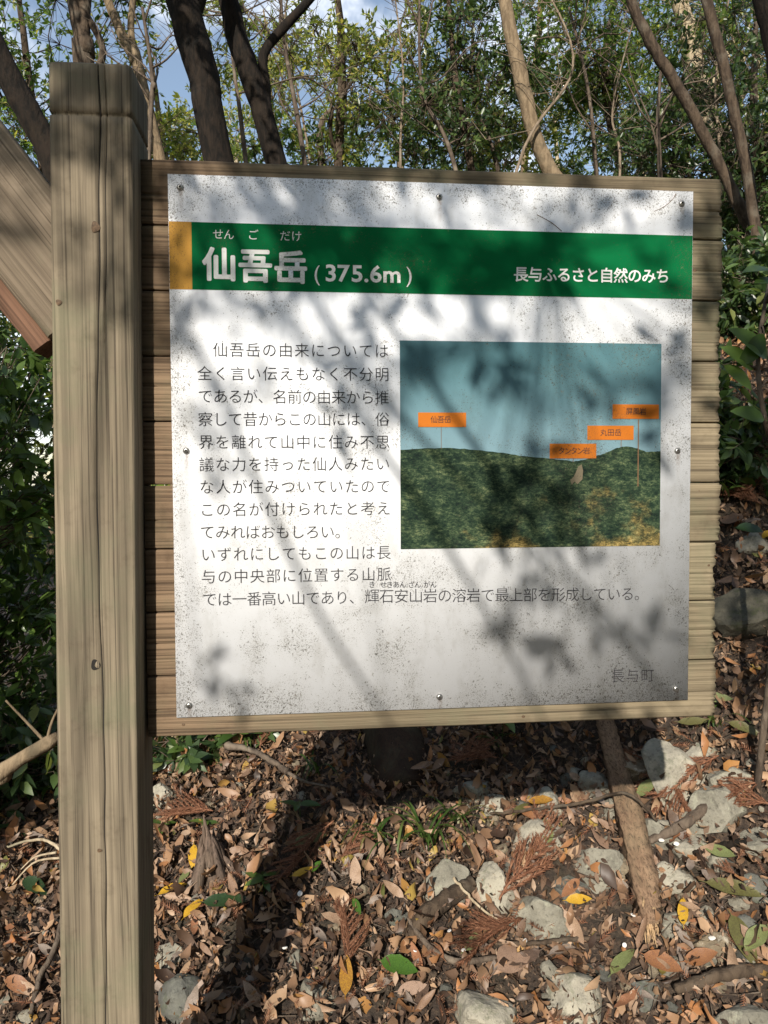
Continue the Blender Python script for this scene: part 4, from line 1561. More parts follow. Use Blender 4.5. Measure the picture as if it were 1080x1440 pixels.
for (nm, lb, c, r, ns, lm, nl) in sh:
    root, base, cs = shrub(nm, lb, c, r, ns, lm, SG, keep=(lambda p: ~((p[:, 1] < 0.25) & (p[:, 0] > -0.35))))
    if nl:
        q = rand_dirs(nl) * 0.85
        q[:, 1] = -np.abs(q[:, 1])
        pts = np.array(c) + q * np.array(r)
        add_leaves(root, base, pts, rng.uniform(0.06, 0.10, nl), rand_dirs(nl, 0.1), rand_dirs(nl, 0) * 0.5 + np.array([-0.2, -0.35, 0.8]), None, NEAR)

# camellia sapling beside the plank ends, its large leaves picked out one by one
base = gpt(1.38, 0.55, -0.02)
cs = empty('camellia_sapling', tuple(base))
tag(cs, 'glossy broad-leaved sapling reaching past the plank ends with one bright leaf', 'sapling')
mb = MB()
stem = smooth_path([base, W(1105, 700, 0.5), W(1078, 600, 0.42), W(1066, 500, 0.4), W(1085, 380, 0.5)], 18)
mb.tube(stem - base, np.linspace(0.009, 0.004, 18), 7, 0.05)
mb.build('trunk', M_twig, cs, True)
LV = [((1017, 513), (1066, 541), (-0.15, -0.75, 0.55)), ((1080, 505), (1042, 452), (0.2, -0.8, 0.3)), ((1075, 470), (1050, 512), (0.3, -0.7, 0.2)),
      ((1095, 385), (1052, 364), (0, -0.5, 0.8)), ((1098, 400), (1068, 384), (0, -0.6, 0.7)), ((1060, 520), (1028, 480), (0.4, -0.6, 0.1)),
      ((1090, 560), (1100, 600), (0, -0.6, 0.6)), ((1090, 440), (1120, 480), (0.2, -0.7, 0.5)), ((1075, 590), (1040, 570), (0.5, -0.5, 0.2)), ((1100, 330), (1120, 300), (0, -.7, .5))]
for (pa_, pb_, nrm_) in LV:
    A_, B_ = W(pa_[0], pa_[1], 0.40), W(pb_[0], pb_[1], 0.36)
    L_ = np.linalg.norm(B_ - A_)
    add_leaves(cs, base, [A_], [L_], [B_ - A_], [np.array(nrm_)], None, [NEAR[0]])
    k_ = np.argmin(np.linalg.norm(stem - A_, axis=1))
    mb = MB()
    mb.tube(smooth_path([stem[k_] - base, (stem[k_] + A_) / 2 - base + np.array([0, 0, 0.01]), A_ - base], 6), np.linspace(0.003, 0.0015, 6), 5)
    mb.build('twig', M_twig, cs, True)

# far wood that closes the view low down
n = 2600
ang = rng.uniform(-1.15, 1.15, n)
dist = rng.uniform(17, 30, n)
cx_, cy_ = np.sin(ang) * dist, np.cos(ang) * dist
cz_ = ground(cx_, cy_) + rng.uniform(0.0, 3.0, n) * (0.7 + 0.4 * np.sin(ang * 7 + 1))
V, F, tw = sprays(np.stack([cx_, cy_, cz_], 1), 5.0, 14, lsize=(0.28, 0.5), proto=LFAR, spread=0.2)
o = link('far_wood', mesh_of('far_wood', V, F), M_leafg)
tag(o, 'far woodland massed on the slope behind the nearer trees', 'woodland', kind='stuff')

# unseen woodland added behind the viewer to cut sky fill, lower towards the sun
n = 3600
ang = rng.uniform(1.25, 2 * PI - 1.25, n)
dist = rng.uniform(7.5, 13, n)
sunang = math.atan2(-0.36, -1.0) % (2 * PI)
open_ = np.exp(-((ang - sunang) / 0.62) ** 2)
cx_, cy_ = np.sin(ang) * dist, np.cos(ang) * dist
cz_ = ground(cx_, cy_) + rng.random(n) ** 0.8 * (10.0 - 7.6 * open_)
V, F, tw = sprays(np.stack([cx_, cy_, cz_], 1), 5.0, 12, lsize=(0.22, 0.42), proto=LFAR, spread=0.2)
o = link('unseen_woodland', mesh_of('unseen_woodland', V, F), M_leafd)
tag(o, 'unseen woodland added round the clearing behind the viewer', 'woodland', kind='stuff')

# ------------------------------------------------------------------ the tree behind the viewer that throws the dappled shade
SD = SUN / abs(SUN[1])


def cover(a_, b__):
    """how thickly the branches stand where the light for plate point (a, b) passes"""
    z = b__ - ZT
    D = np.where(z > 0.15, 0.6, np.where(z > -0.35, 0.60, np.where(z > -0.55, 0.28, 0.05)))
    D = np.where(z < -0.98, 0.045, D)
    D = np.where((a_ < -0.02) & (z <= -0.8), 0.10, D)
    D = np.where((a_ < 0.05) & (z > -0.22), 1.0, D)
    D = np.where(a_ < -0.5, np.minimum(D, 0.25), D)
    D = np.where((a_ < -0.02) & (z < -0.2) & (z > -0.8), 0.06, D)
    D = np.where((a_ < 0.25) & (z < -0.95) & (z > -1.35), 0.03, D)
    D = np.where((a_ > 1.22) & (z > -0.9), 1.0, D)
    return D


na = 4300
A_ = rng.uniform(-1.6, 2.9, na)
B_ = rng.uniform(ZT - 1.75, ZT + 1.0, na)
keep_ = rng.random(na) < cover(A_, B_)
A_, B_ = A_[keep_], B_[keep_]
# clump: pull two thirds of them towards shared centres
ncl = 90
CA, CB = rng.uniform(-1.6, 2.9, ncl), rng.uniform(ZT - 1.75, ZT + 1.0, ncl)
kc = rng.random(ncl) < cover(CA, CB)
CA, CB = CA[kc], CB[kc]
for i_ in range(len(A_)):
    if rng.random() < (0.35 if B_[i_] > ZT - 0.5 else 0.75):
        j_ = np.argmin((CA - A_[i_]) ** 2 + (CB - B_[i_]) ** 2)
        A_[i_] = CA[j_] + (A_[i_] - CA[j_]) * 0.45
        B_[i_] = CB[j_] + (B_[i_] - CB[j_]) * 0.45
kk_ = rng.random(len(A_)) < np.minimum(1.0, 0.06 + 1.9 * cover(A_, B_))
A_, B_ = A_[kk_], B_[kk_]
# one bough hangs lower and crosses the light of the lower plate on a slant
nb_ = 12
tb_ = rng.random(nb_)
A_ = np.concatenate([A_, 0.42 + 0.42 * tb_ + rng.normal(0, 0.035, nb_)])
B_ = np.concatenate([B_, ZT - 0.42 - 0.42 * tb_ + rng.normal(0, 0.05, nb_)])
Tt = np.concatenate([rng.uniform(1.7, 4.2, len(A_) - nb_), 2.0 + 0.5 * rng.random(nb_)])
cen = np.stack([A_ - SD[0] * Tt, -Tt * SD[1], B_ - SD[2] * Tt], 1)
V, F, tw = sprays(cen, 1.0, 8, lsize=(0.045, 0.075), proto=LO, spread=0.14)
base = gpt(-3.0, -4.4, -0.1)
shade = empty('shade_tree', tuple(base))
tag(shade, 'broadleaf tree behind the viewer whose branches dapple the signboard', 'tree')
mb = MB()
P_ = smooth_path([base, base + np.array([0.1, 0, 2.6]), np.array([-2.6, -4.2, 4.6]), np.array([-1.7, -3.8, 6.6])], 20)
mb.tube(P_ - base, np.linspace(0.17, 0.05, 20), 12, 0.05)
mb.build('trunk', M_bark, shade, True)
cl = cen[rng.permutation(np.where((B_ > ZT - 0.3) | (A_ > 1.0))[0])[:44]]
for g in np.array_split(np.argsort(cl[:, 0]), 8):
    mb = MB()
    tgt = cl[g].mean(0)
    k_ = 15 + int(rng.integers(0, 5))
    mn = limb(mb, P_[k_] - base, tgt - base, 0.035, 0.014, 6, 0.06)
    for ci in g:
        limb(mb, mn[rng.integers(3, 9)], cl[ci] - base, 0.012, 0.004, 5, 0.06)
    if g[0] == np.argsort(cl[:, 0])[0]:
        for (a0, b0, a1, b1, t_) in ((0.30, -0.30, 0.85, -0.86, 2.1), (0.42, -0.55, 0.62, -0.92, 2.3), (0.55, -0.50, 0.80, -0.80, 2.0), (0.18, -0.60, 0.36, -0.93, 2.4)):
            q0 = np.array([a0 - SD[0] * t_, -t_, ZT + b0 - SD[2] * t_])
            q1 = np.array([a1 - SD[0] * t_, -t_ - 0.1, ZT + b1 - SD[2] * t_])
            limb(mb, q0 - base, q1 - base, 0.007, 0.003, 5, 0.03)
            limb(mb, mn[6], q0 - base, 0.011, 0.007, 5, 0.03)
    nearest = np.argmin(np.linalg.norm(tw[:, None, 0] - cl[None], axis=2), axis=1)
    sel = np.isin(nearest, g)
    twig_mesh(mb, tw[sel] - base, 0.003, 0.001)
    twig_mesh(mb, np.stack([cl[nearest[sel]], tw[sel][:, 0]], 1) - base, 0.003, 0.0015)
    mb.build('branch', M_bark, shade, True)
link('crown', mesh_of('crown', V - base, F), M_leafg, shade)

# ------------------------------------------------------------------ stones
def rock_mesh(name, seed, ang=0.6, sub=3):
    import bmesh
    bm = bmesh.new()
    bmesh.ops.create_icosphere(bm, subdivisions=sub, radius=1.0)
    rs = np.random.default_rng(seed)
    planes = rand_like(rs, 11)
    off = rs.uniform(0.45, 0.82, 11)
    ang = min(1.0, ang + 0.25)
    for v in bm.verts:
        p = v.co.copy()
        for pl_, of_ in zip(planes, off):
            dd = p.dot(Vector(pl_))
            if dd > of_:
                p -= Vector(pl_) * (dd - of_) * ang
        p *= 1 + 0.10 * mnoise.noise(p * 2.2 + Vector((seed, 0, 0))) + 0.04 * mnoise.noise(p * 6 + Vector((seed, 3, 0))) + 0.018 * mnoise.noise(p * 17)
        v.co = p
    me = bpy.data.meshes.new(name)
    bm.to_mesh(me)
    bm.free()
    me.update()
    return me


def rand_like(rs, n):
    v = rs.standard_normal((n, 3))
    return v / np.linalg.norm(v, axis=1)[:, None]


stones = [
    (676, 1425, 100, 66, M_stonep, 0.45, 'large pale rounded stone, lowest of the stones below the board'),
    (811, 1410, 78, 64, M_stonep, 0.7, 'pale squared stone next to the large rounded one'),
    (630, 1243, 62, 62, M_stone, 0.5, 'grey-green upright stone beside a pale angular one'),
    (686, 1246, 56, 60, M_stonep, 0.9, 'pale angular five-sided stone at the end of the bark stick'),
    (762, 1285, 78, 58, M_stone, 0.6, 'grey wedge stone with a rust sprig lying against it'),
    (771, 1130, 40, 40, M_stonep, 0.5, 'small pale stone above the amber leaf near the thick stick'),
    (753, 1176, 60, 44, M_stonep, 0.5, 'pale stone half covered by an orange leaf'),
    (842, 1213, 62, 54, M_stone, 0.9, 'flat dark grey stone touching the thick stick'),
    (805, 1245, 46, 38, M_stoned, 0.8, 'small dark angular stone under the flat grey one'),
    (1001, 1326, 50, 44, M_stoneb, 0.9, 'brown square stone crusted with pale lichen'),
    (438, 1402, 56, 52, M_stone, 0.8, 'grey blocky stone beside the long amber leaf'),
    (1000, 1136, 66, 62, M_stone, 0.7, 'big grey stone over the bare forked branch'),
    (925, 1162, 66, 46, M_stone, 0.7, 'grey stone under the hanging rust sprig'),
    (948, 1080, 70, 84, M_stonep, 0.8, 'tall pale slab behind the rust sprig'),
    (978, 1186, 50, 34, M_stonep, 0.6, 'pale low stone wedged under the bare branch'),
    (1012, 1201, 30, 28, M_stone, 0.3, 'small round stone at the lower side of the bare branch'),
    (1062, 852, 112, 80, M_boulder, 0.5, 'mossy boulder lodged in the bank beside the plank ends'),
    (1050, 1430, 84, 50, M_stone, 0.6, 'grey stone cut off by the lower picture corner'),
    (832, 1106, 42, 38, M_stone, 0.5, 'grey stone tucked above the thick stick middle'),
    (243, 1338, 32, 44, M_stone, 0.7, 'grey stone leaning at the foot of the post'),
    (1046, 1308, 40, 48, M_stoned, 0.3, 'dark smooth oval stone by the drooping olive leaves'),
    (229, 1120, 32, 34, M_stonep, 0.5, 'greenish pale stone half hidden by the post edge'),
    (893, 1078, 56, 40, M_stoneb, 0.7, 'flat pinkish stone behind the top of the thick stick'),
    (883, 1222, 34, 44, M_stoneb, 0.5, 'brown stone hidden behind the thick stick'),
    (1066, 1245, 40, 30, M_stoned, 0.6, 'dark stone near the green-tipped leaf'),
    (250, 1400, 60, 70, M_stoned, 0.4, 'large dark stone in deep shade beside the post'),
    (1062, 762, 40, 30, M_stonep, 0.6, 'small pink stone on top of the mossy boulder'),
    (905, 1395, 40, 34, M_stoned, 0.8, 'dark broken stone below the pale green leaf'),
    (950, 1230, 44, 34, M_stonep, 0.8, 'pale chipped stone below the bare forked branch'),
    (1030, 1090, 50, 44, M_stone, 0.8, 'grey stone high at the picture edge above the dense sprig'),
    (985, 1060, 46, 36, M_stonep, 0.8, 'pale stone just past the top of the tall slab'),
    (870, 1130, 36, 34, M_stone, 0.8, 'grey stone between the thick stick and the tall slab'),
    (720, 1216, 30, 26, M_stoned, 0.8, 'small dark stone above the five-sided one'),
    (950, 1300, 34, 28, M_stone, 0.8, 'grey chipped stone beside the orange-yellow leaf'),
    (700, 1130, 36, 28, M_stonep, 0.8, 'small pale stone nearest the sunlit needle tuft'),
    (935, 1350, 38, 28, M_stone, 0.9, 'grey broken stone under the splintered stick end'),
    (560, 1290, 34, 28, M_stoned, 0.8, 'small dark stone at the lower end of the bark stick'),
    (1065, 1180, 40, 34, M_stone, 0.8, 'grey stone cut by the picture edge below the dense sprig'),
    (660, 1108, 44, 30, M_stone, 0.6, 'grey stone among grass near the lit sprig tuft'),
]
stone_px = []
stone_bottom = {}
for i_, (u_, v_, w_, h_, mt, an, lb) in enumerate(stones):
    p = on_ground(u_, v_ + h_ * 0.15)
    s = px_size(p)
    me = rock_mesh('stone', 40 + i_, an, 4)
    me.materials.append(mt)
    o = link('boulder' if w_ > 110 else 'stone', me)
    gf = 1.15 if w_ < 90 else 1.02
    rx, rz = w_ * s / 2 * 1.1 * gf, h_ * s / 2 * 1.15 * gf
    me.transform(Matrix.Diagonal((rx * 1.12, (rx + rz) / 2, rz * 1.12, 1)))
    o.location = (p[0], p[1], p[2] - rz * 0.05)
    o.rotation_euler = (random.uniform(-0.2, 0.2), random.uniform(-0.25, 0.25), random.uniform(-0.4, 0.4))
    tag(o, lb, 'stone' if w_ <= 110 else 'boulder', 'stones lying in the leaf litter')
    stone_px.append((u_, v_, w_ / 2, h_ / 2))


def clear_of_stones(u_, v_, k_=0.85):
    for (a_, b__, c_, d_) in stone_px:
        if ((u_ - a_) / c_) ** 2 + ((v_ - b__) / d_) ** 2 < k_:
            return False
    return True


def visible_ground(u_, v_):
    if v_ > 1445 or u_ < -5 or u_ > 1085:
        return False
    if 85 < u_ < 220:
        return False
    if u_ <= 85:
        return v_ > 1190
    if u_ > 1012:
        return v_ > 720
    return v_ > 1050 + 0.045 * (620 - u_)


# ------------------------------------------------------------------ leaf litter
protos = [leaf_proto(2, W=rng.uniform(0.22, 0.5), cup=rng.uniform(-0.3, 1.1), curl=rng.uniform(-1.8, 2.0), twist=rng.uniform(-1.3, 1.3), wavy=0.8, seed=k_) for k_ in range(14)]


def litter(n, xr, yr, size, lift, mat, name, label, tilt=0.45, weight=None):
    Vs, Fs, nv = [], [], 0
    x = rng.uniform(xr[0], xr[1], n)
    y = rng.uniform(yr[0], yr[1], n)
    if weight is not None:
        k_ = rng.random(n) < weight(x, y)
        x, y = x[k_], y[k_]
        n = len(x)
    e = 0.03
    nx = -(ground(x + e, y) - ground(x - e, y)) / (2 * e)
    ny = -(ground(x, y + e) - ground(x, y - e)) / (2 * e)
    nr = np.stack([nx, ny, np.ones(n)], 1)
    nr /= np.linalg.norm(nr, axis=1)[:, None]
    nr = nr + rng.normal(0, tilt, (n, 3))
    xd = rand_dirs(n)
    z = ground(x, y) + rng.uniform(lift[0], lift[1], n)
    s = rng.uniform(size[0], size[1], n) * rng.choice([0.45, 0.7, 1.0, 1.0, 1.5], n)
    M = frames(np.cross(nr, xd), nr, s)
    kk = rng.integers(0, len(protos), n)
    for q in range(len(protos)):
        g = kk == q
        if not g.any():
            continue
        T_ = np.stack([x[g], y[g], z[g]], 1)
        V, F = stamp(protos[q][0] - np.array([0.5, 0, 0]), protos[q][1], M[g], T_)
        Vs.append(V)
        Fs.append(F + nv)
        nv += len(V)
    o = link(name, mesh_of(name, np.concatenate(Vs), np.concatenate(Fs)), mat)
    tag(o, label, 'leaf litter', kind='stuff')
    return o


def wnear(x, y):
    return np.clip(1.25 - 0.16 * np.abs(x - 0.5) - 0.20 * np.maximum(0, y - 1.0), 0.15, 1)


litter(60000, (-1.9, 2.9), (-0.4, 4.0), (0.022, 0.060), (0.0, 0.045), M_litter, 'leaf_litter', 'thick layer of brown dead leaves covering the slope', weight=wnear)
litter(100000, (-1.7, 2.6), (-0.3, 3.2), (0.006, 0.026), (0.006, 0.052), M_litterdark, 'leaf_crumbs', 'fine broken leaf crumbs between the dead leaves', 0.7, weight=wnear)

# twigs strewn through the litter, too many to count
n = 5200
x, y = rng.uniform(-2.0, 2.8, n), rng.uniform(-0.4, 3.4, n)
z = ground(x, y) + rng.uniform(0.004, 0.034, n)
an = rng.uniform(0, 2 * PI, n)
L_ = rng.uniform(0.02, 0.13, n) ** 1.0
x2, y2 = x + np.cos(an) * L_, y + np.sin(an) * L_
z2 = ground(x2, y2) + rng.uniform(0.004, 0.040, n)
mb = MB()
mx, my = (x + x2) / 2 + rng.normal(0, 0.006, n), (y + y2) / 2 + rng.normal(0, 0.006, n)
mz = (z + z2) / 2 + rng.normal(0, 0.003, n)
A3, M3, B3 = np.stack([x, y, z], 1), np.stack([mx, my, mz], 1), np.stack([x2, y2, z2], 1)
twig_mesh(mb, np.stack([A3, M3], 1), 0.0017, 0.0014)
twig_mesh(mb, np.stack([M3, B3], 1), 0.0014, 0.0008)
tag(mb.build('twig_litter', M_twig), 'fine dry twigs strewn through the dead leaves', 'twig litter', kind='stuff')

# broken bits of dead cedar spray strewn everywhere
fr = MB()
fs = [[(0, 0, 0), (0.5, 0.03, 0.02)], [(0.5, 0.03, 0.02), (1, 0, 0)]]
for q in range(16):
    a0 = 0.05 + q * 0.058
    sd_ = 1 if q % 2 else -1
    fs.append([(a0, 0.03 * math.sin(a0 * 3), 0.01), (a0 + 0.16, sd_ * 0.16, 0.03 + 0.05 * (q % 3))])
twig_mesh(fr, np.array(fs, float), 0.022, 0.006)
fV = np.concatenate(fr.V)
fF = np.concatenate(fr.Q)
n = 2600
x, y = rng.uniform(-1.7, 2.6, n), rng.uniform(-0.3, 3.0, n)
nr = np.stack([-0.2 + rng.normal(0, 0.3, n), -0.4 + rng.normal(0, 0.3, n), np.ones(n)], 1)
V, F = stamp(fV, fF, frames(np.cross(nr, rand_dirs(n)), nr, rng.uniform(0.02, 0.06, n)), np.stack([x, y, ground(x, y) + rng.uniform(0.03, 0.055, n)], 1))
tag(link('needle_litter', mesh_of('needle_litter', V, F), M_cedar), 'rust-coloured broken cedar needles strewn over the litter', 'needle litter', kind='stuff')

# the 260 dead leaves that show largest, each on its own
DEADM = [('tan', one_leaf_mat('tan dead leaf', (0.38, 0.26, 0.175), (0.25, 0.16, 0.105), 0.55, 0.15)), ('brown', one_leaf_mat('brown dead leaf', (0.26, 0.16, 0.10), (0.16, 0.095, 0.06), 0.5, 0.12)),
         ('dark brown', one_leaf_mat('dark brown dead leaf', (0.12, 0.075, 0.05), (0.06, 0.038, 0.028), 0.5, 0.1)), ('rusty', one_leaf_mat('rusty dead leaf', (0.34, 0.16, 0.08), (0.20, 0.09, 0.05), 0.5, 0.12)),
         ('grey-brown', one_leaf_mat('grey-brown dead leaf', (0.25, 0.20, 0.165), (0.16, 0.125, 0.10), 0.6, 0.1))]
MARKS = [(a_, b__, l_) for a_, b__, _, _, _, _, l_ in stones]
SHORT = {}
USED = {}
for a_, b__, l_ in MARKS:
    SHORT[l_] = l_
MARK_NAMES = [
    'the large rounded stone', 'the pale squared stone', 'the grey-green stone', 'the five-sided stone', 'the grey wedge stone', 'the small pale stone',
    'the half covered stone', 'the flat dark grey stone', 'the small dark angular stone', 'the lichen crusted stone', 'the blocky grey stone', 'the big grey stone',
    'the stone under the sprig', 'the tall pale slab', 'the low stone under the branch', 'the small round stone', 'the mossy boulder', 'the stone at the corner',
    'the stone by the thick stick', 'the stone at the post foot', 'the dark oval stone', 'the greenish stone by the post', 'the flat pinkish stone', 'the stone behind the stick',
    'the dark stone near the olive leaf', 'the large dark shaded stone', 'the pink stone on the boulder', 'the dark broken stone', 'the pale chipped stone', 'the high grey stone at the edge',
    'the pale stone past the slab', 'the stone between stick and slab', 'the small dark stone above the five-sided one', 'the chipped stone by the orange-yellow leaf', 'the small pale stone by the needle tuft',
    'the broken stone under the stick end', 'the small dark stone by the bark stick', 'the edge stone below the dense sprig', 'the stone among the grass']
LAND = [(m_[0], m_[1], n_) for m_, n_ in zip(MARKS, MARK_NAMES)] + [
    (885, 1150, 'the thick stick'), (910, 1330, 'the splintered stick end'), (655, 1372, 'the thin curved branch'), (275, 1232, 'the upright yellow leaf'), (300, 1180, 'the old stub'),
    (487, 1400, 'the long amber leaf'), (560, 1390, 'the glossy green leaf'), (440, 1210, 'the sunlit mound'), (600, 1190, 'the tallest grass tuft'), (320, 1290, 'the dark green leaf'),
    (380, 1090, 'the grey crooked branch'), (560, 1090, 'the leaning log'), (380, 1370, 'the post shadow'), (40, 1420, 'the orange leaf past the post'), (40, 1240, 'the pale forked twig'),
    (70, 1340, 'the long curved twig'), (530, 1300, 'the small bright green leaf'), (1045, 1395, 'the fallen limb'), (1040, 1050, 'the olive leaf on the bank'), (1050, 700, 'the dark bank sprig'),
    (345, 1410, 'the shaded litter by the post'), (480, 1130, 'the dark grass blades'), (780, 1080, 'the planks shadow edge')]


def where_label(what, u_, v_):
    d_ = [((u_ - a_) ** 2 + (v_ - b__) ** 2, a_, b__, n_) for a_, b__, n_ in LAND]
    d_.sort()
    cand = []
    for dd_, a_, b__, n_ in d_[:4]:
        rel = 'above' if v_ < b__ - abs(u_ - a_) * 0.7 else ('below' if v_ > b__ + abs(u_ - a_) * 0.7 else 'beside')
        near_ = '' if dd_ > 900 else 'close '
        cand.append(f'{what} lying {near_}{rel} {n_}')
        if rel == 'beside':
            cand[-1] = cand[-1] + (', further downslope' if v_ > b__ else ', further upslope')
    for c_ in cand:
        if c_ not in USED and len(c_.replace('-', ' ').split()) <= 16:
            USED[c_] = 1
            return c_
    for x_ in d_[:4]:
        c_ = f'{what} between {x_[3]} and {d_[1][3] if x_ is d_[0] else d_[0][3]}'
        if c_ not in USED and len(c_.replace('-', ' ').split()) <= 16:
            USED[c_] = 1
            return c_
    return cand[0]


DEAD = []
for k_ in range(12):
    DEAD.append(hi_leaf('fallen_leaf', M_litter, seg=7, W=rng.uniform(0.24, 0.42), cup=rng.uniform(-0.2, 1.0), curl=rng.uniform(-1.7, 1.8),
                        twist=rng.uniform(-1.2, 1.2), wavy=0.45, seed=100 + k_, stem=0.16))


def lay_leaf(me, p, L_, ang, lift=0.02, tilt=0.3, width=1.0, name='fallen_leaf'):
    n_ = gnormal(p[0], p[1]) + rng.normal(0, tilt, 3)
    xd_ = np.array([math.cos(ang), math.sin(ang), 0.0])
    xd_ = xd_ - n_ * (xd_ @ n_) / (n_ @ n_)
    M = frames(np.array([xd_]), np.array([n_]), np.array([L_]), np.array([L_ * width]))[0]
    o = bpy.data.objects.new(name, me)
    COL.objects.link(o)
    c = np.array([p[0], p[1], gz(p[0], p[1]) + lift]) - M[:, 0] * 0.5
    o.matrix_world = Matrix(((M[0][0], M[0][1], M[0][2], c[0]), (M[1][0], M[1][1], M[1][2], c[1]), (M[2][0], M[2][1], M[2][2], c[2]), (0, 0, 0, 1)))
    return o


placed = 0
DMESH = {}
while placed < 255:
    u_ = random.uniform(0, 1080)
    v_ = 1040 + 400 * random.random() ** 0.8 if random.random() < 0.9 else random.uniform(740, 1040)
    if not visible_ground(u_, v_) or not clear_of_stones(u_, v_, 0.8):
        continue
    p = on_ground(u_, v_)
    cw_ = rng.choice(5, p=[0.3, 0.3, 0.16, 0.12, 0.12])
    cn_, cm_ = DEADM[cw_]
    pk_ = placed % 12
    if (pk_, cw_) not in DMESH:
        DMESH[(pk_, cw_)] = DEAD[pk_].copy()
        DMESH[(pk_, cw_)].materials[0] = cm_
    o = lay_leaf(DMESH[(pk_, cw_)], p, rng.uniform(0.05, 0.092), rng.uniform(0, 2 * PI), rng.uniform(0.030, 0.045), 0.35)
    sh_ = ['narrow ', 'folded ', 'curled ', 'twisted '][pk_ % 4]
    tag(o, where_label(sh_ + cn_ + ' dead leaf', u_, v_), 'leaf', 'dead leaves on top of the litter')
    placed += 1

pm = [rock_mesh('pebble', 90 + k_, 0.7, 2) for k_ in range(4)]
for me, mt in zip(pm, (M_stone, M_stonep, M_stoned, M_stoneb)):
    me.materials.append(mt)
np_ = 0
while np_ < 90:
    u_, v_ = random.uniform(0, 1080), 1060 + 380 * random.random()
    if not visible_ground(u_, v_) or not clear_of_stones(u_, v_) or (u_ < 700 and random.random() < 0.6):
        continue
    p = on_ground(u_, v_)
    o = link('pebble', pm[np_ % 4])
    s = random.uniform(0.009, 0.027) if np_ % 3 else random.uniform(0.022, 0.034)
    o.scale = (s, s * random.uniform(0.7, 1), s * random.uniform(0.6, 0.9))
    o.location = (p[0], p[1], p[2] + 0.012)
    o.rotation_euler = (random.uniform(-1, 1), random.uniform(-1, 1), random.uniform(0, 6))
    tag(o, where_label(['grey', 'pale', 'dark', 'brown'][np_ % 4] + (' tiny' if s < 0.015 else '') + ' pebble', u_, v_), 'pebble', 'pebbles among the dead leaves')
    np_ += 1

# leaves with a colour of their own: px a -> px b, width, material
own = [
    (276, 1212, 266, 1246, 0.36, 'yellow', 'bright yellow leaf standing upright in the sunlit patch by the post'),
    (268, 1244, 252, 1272, 0.34, 'pale', 'yellow-green slender leaf just below the upright yellow one'),
    (222, 1284, 262, 1264, 0.4, 'yellow', 'yellow leaf lying closest to the post edge'),
    (258, 1318, 284, 1284, 0.4, 'yellow', 'yellow leaf at the rim of the post shadow'),
    (486, 1434, 488, 1376, 0.34, 'amber', 'long amber leaf pointing down beside the blocky stone'),
    (536, 1380, 588, 1398, 0.5, 'green', 'glossy fresh green leaf at the bottom among brown ones'),
    (657, 1370, 690, 1326, 0.28, 'pale', 'half green half tan leaf left of the rust sprig bundle'),
    (860, 1402, 890, 1354, 0.34, 'pale', 'pale green leaf lying under the thick stick tip'),
    (958, 1330, 962, 1290, 0.34, 'yellow', 'small orange-yellow leaf beside the lichen crusted stone'),
    (990, 1216, 1036, 1242, 0.36, 'pale', 'green-tipped pale leaf near the round small stone'),
    (812, 1262, 792, 1292, 0.4, 'orange', 'orange leaf stub curling off the wedge stone'),
    (796, 1296, 832, 1288, 0.4, 'yellow', 'yellow curled leaf just past the wedge stone'),
    (1034, 1312, 1056, 1390, 0.36, 'olive', 'olive yellow leaf drooping down beside the dark oval stone'),
    (1076, 1330, 1050, 1372, 0.5, 'pale', 'broad pale leaf tucked behind the drooping olive leaf'),
    (992, 1272, 1088, 1282, 0.30, 'olive', 'long olive leaf lying flat above the dark oval stone'),
    (772, 1214, 766, 1176, 0.4, 'pale', 'pale green leaf laid across the half covered stone'),
    (286, 1300, 352, 1288, 0.32, 'dark', 'dark green leaf lying across the post shadow'),
    (414, 1216, 458, 1192, 0.5, 'pale', 'pale yellow leaf at the sunlit crest of the mound'),
    (498, 1290, 506, 1318, 0.34, 'green', 'small bright green leaf in the middle of the brown slope'),
    (438, 1252, 452, 1236, 0.55, 'green', 'little green leaf below the pale yellow one'),
    (412, 1262, 440, 1246, 0.4, 'yellow', 'yellow leaf on the rim of the sunlit mound'),
    (896, 1146, 924, 1122, 0.5, 'pale', 'green mottled leaf above the grey stone under the sprig'),
    (735, 1158, 752, 1178, 0.6, 'orange', 'orange leaf spread on the half covered stone'),
    (722, 1172, 742, 1150, 0.4, 'olive', 'olive leaf resting on the edge of the half covered stone'),
    (742, 1150, 780, 1156, 0.4, 'amber', 'amber leaf above the half covered stone'),
    (954, 1046, 996, 1034, 0.3, 'olive', 'olive leaf just under the board corner, longest there'),
    (980, 1010, 1030, 1000, 0.34, 'pale', 'pale green leaf brushing the lower board corner'),
    (1024, 1042, 1072, 1056, 0.34, 'olive', 'olive leaf on the bank beyond the pale slab'),
    (1034, 792, 1072, 796, 0.5, 'dark', 'dark glossy leaf resting on top of the boulder'),
    (1070, 778, 1090, 764, 0.5, 'yellow', 'yellow leaf at the picture edge above the boulder'),
    (700, 1396, 745, 1372, 0.5, 'pink', 'pinkish tan leaf folded above the pale squared stone'),
    (905, 1372, 960, 1400, 0.5, 'orange', 'broad orange-brown leaf under the lichen crusted stone'),
    (962, 1385, 1010, 1372, 0.45, 'orange', 'rust brown leaf between the lichen crusted stone and the fallen limb'),
    (560, 1428, 600, 1412, 0.4, 'pink', 'tan leaf beside the large rounded stone'),
    (1052, 690, 1085, 676, 0.5, 'pink', 'pinkish leaf high on the dark bank'),
    (1016, 742, 1046, 764, 0.5, 'pink', 'pale pink leaf touching the plank ends'),
    (705, 1390, 722, 1350, 0.55, 'pink', 'cream tan leaf with a torn edge under the rust sprig bundle'),
    (10, 1400, 44, 1424, 0.4, 'orange', 'orange leaf at the lower corner beyond the post'),
    (34, 1262, 66, 1276, 0.5, 'dark', 'dark green leaf on the far side of the post'),
]
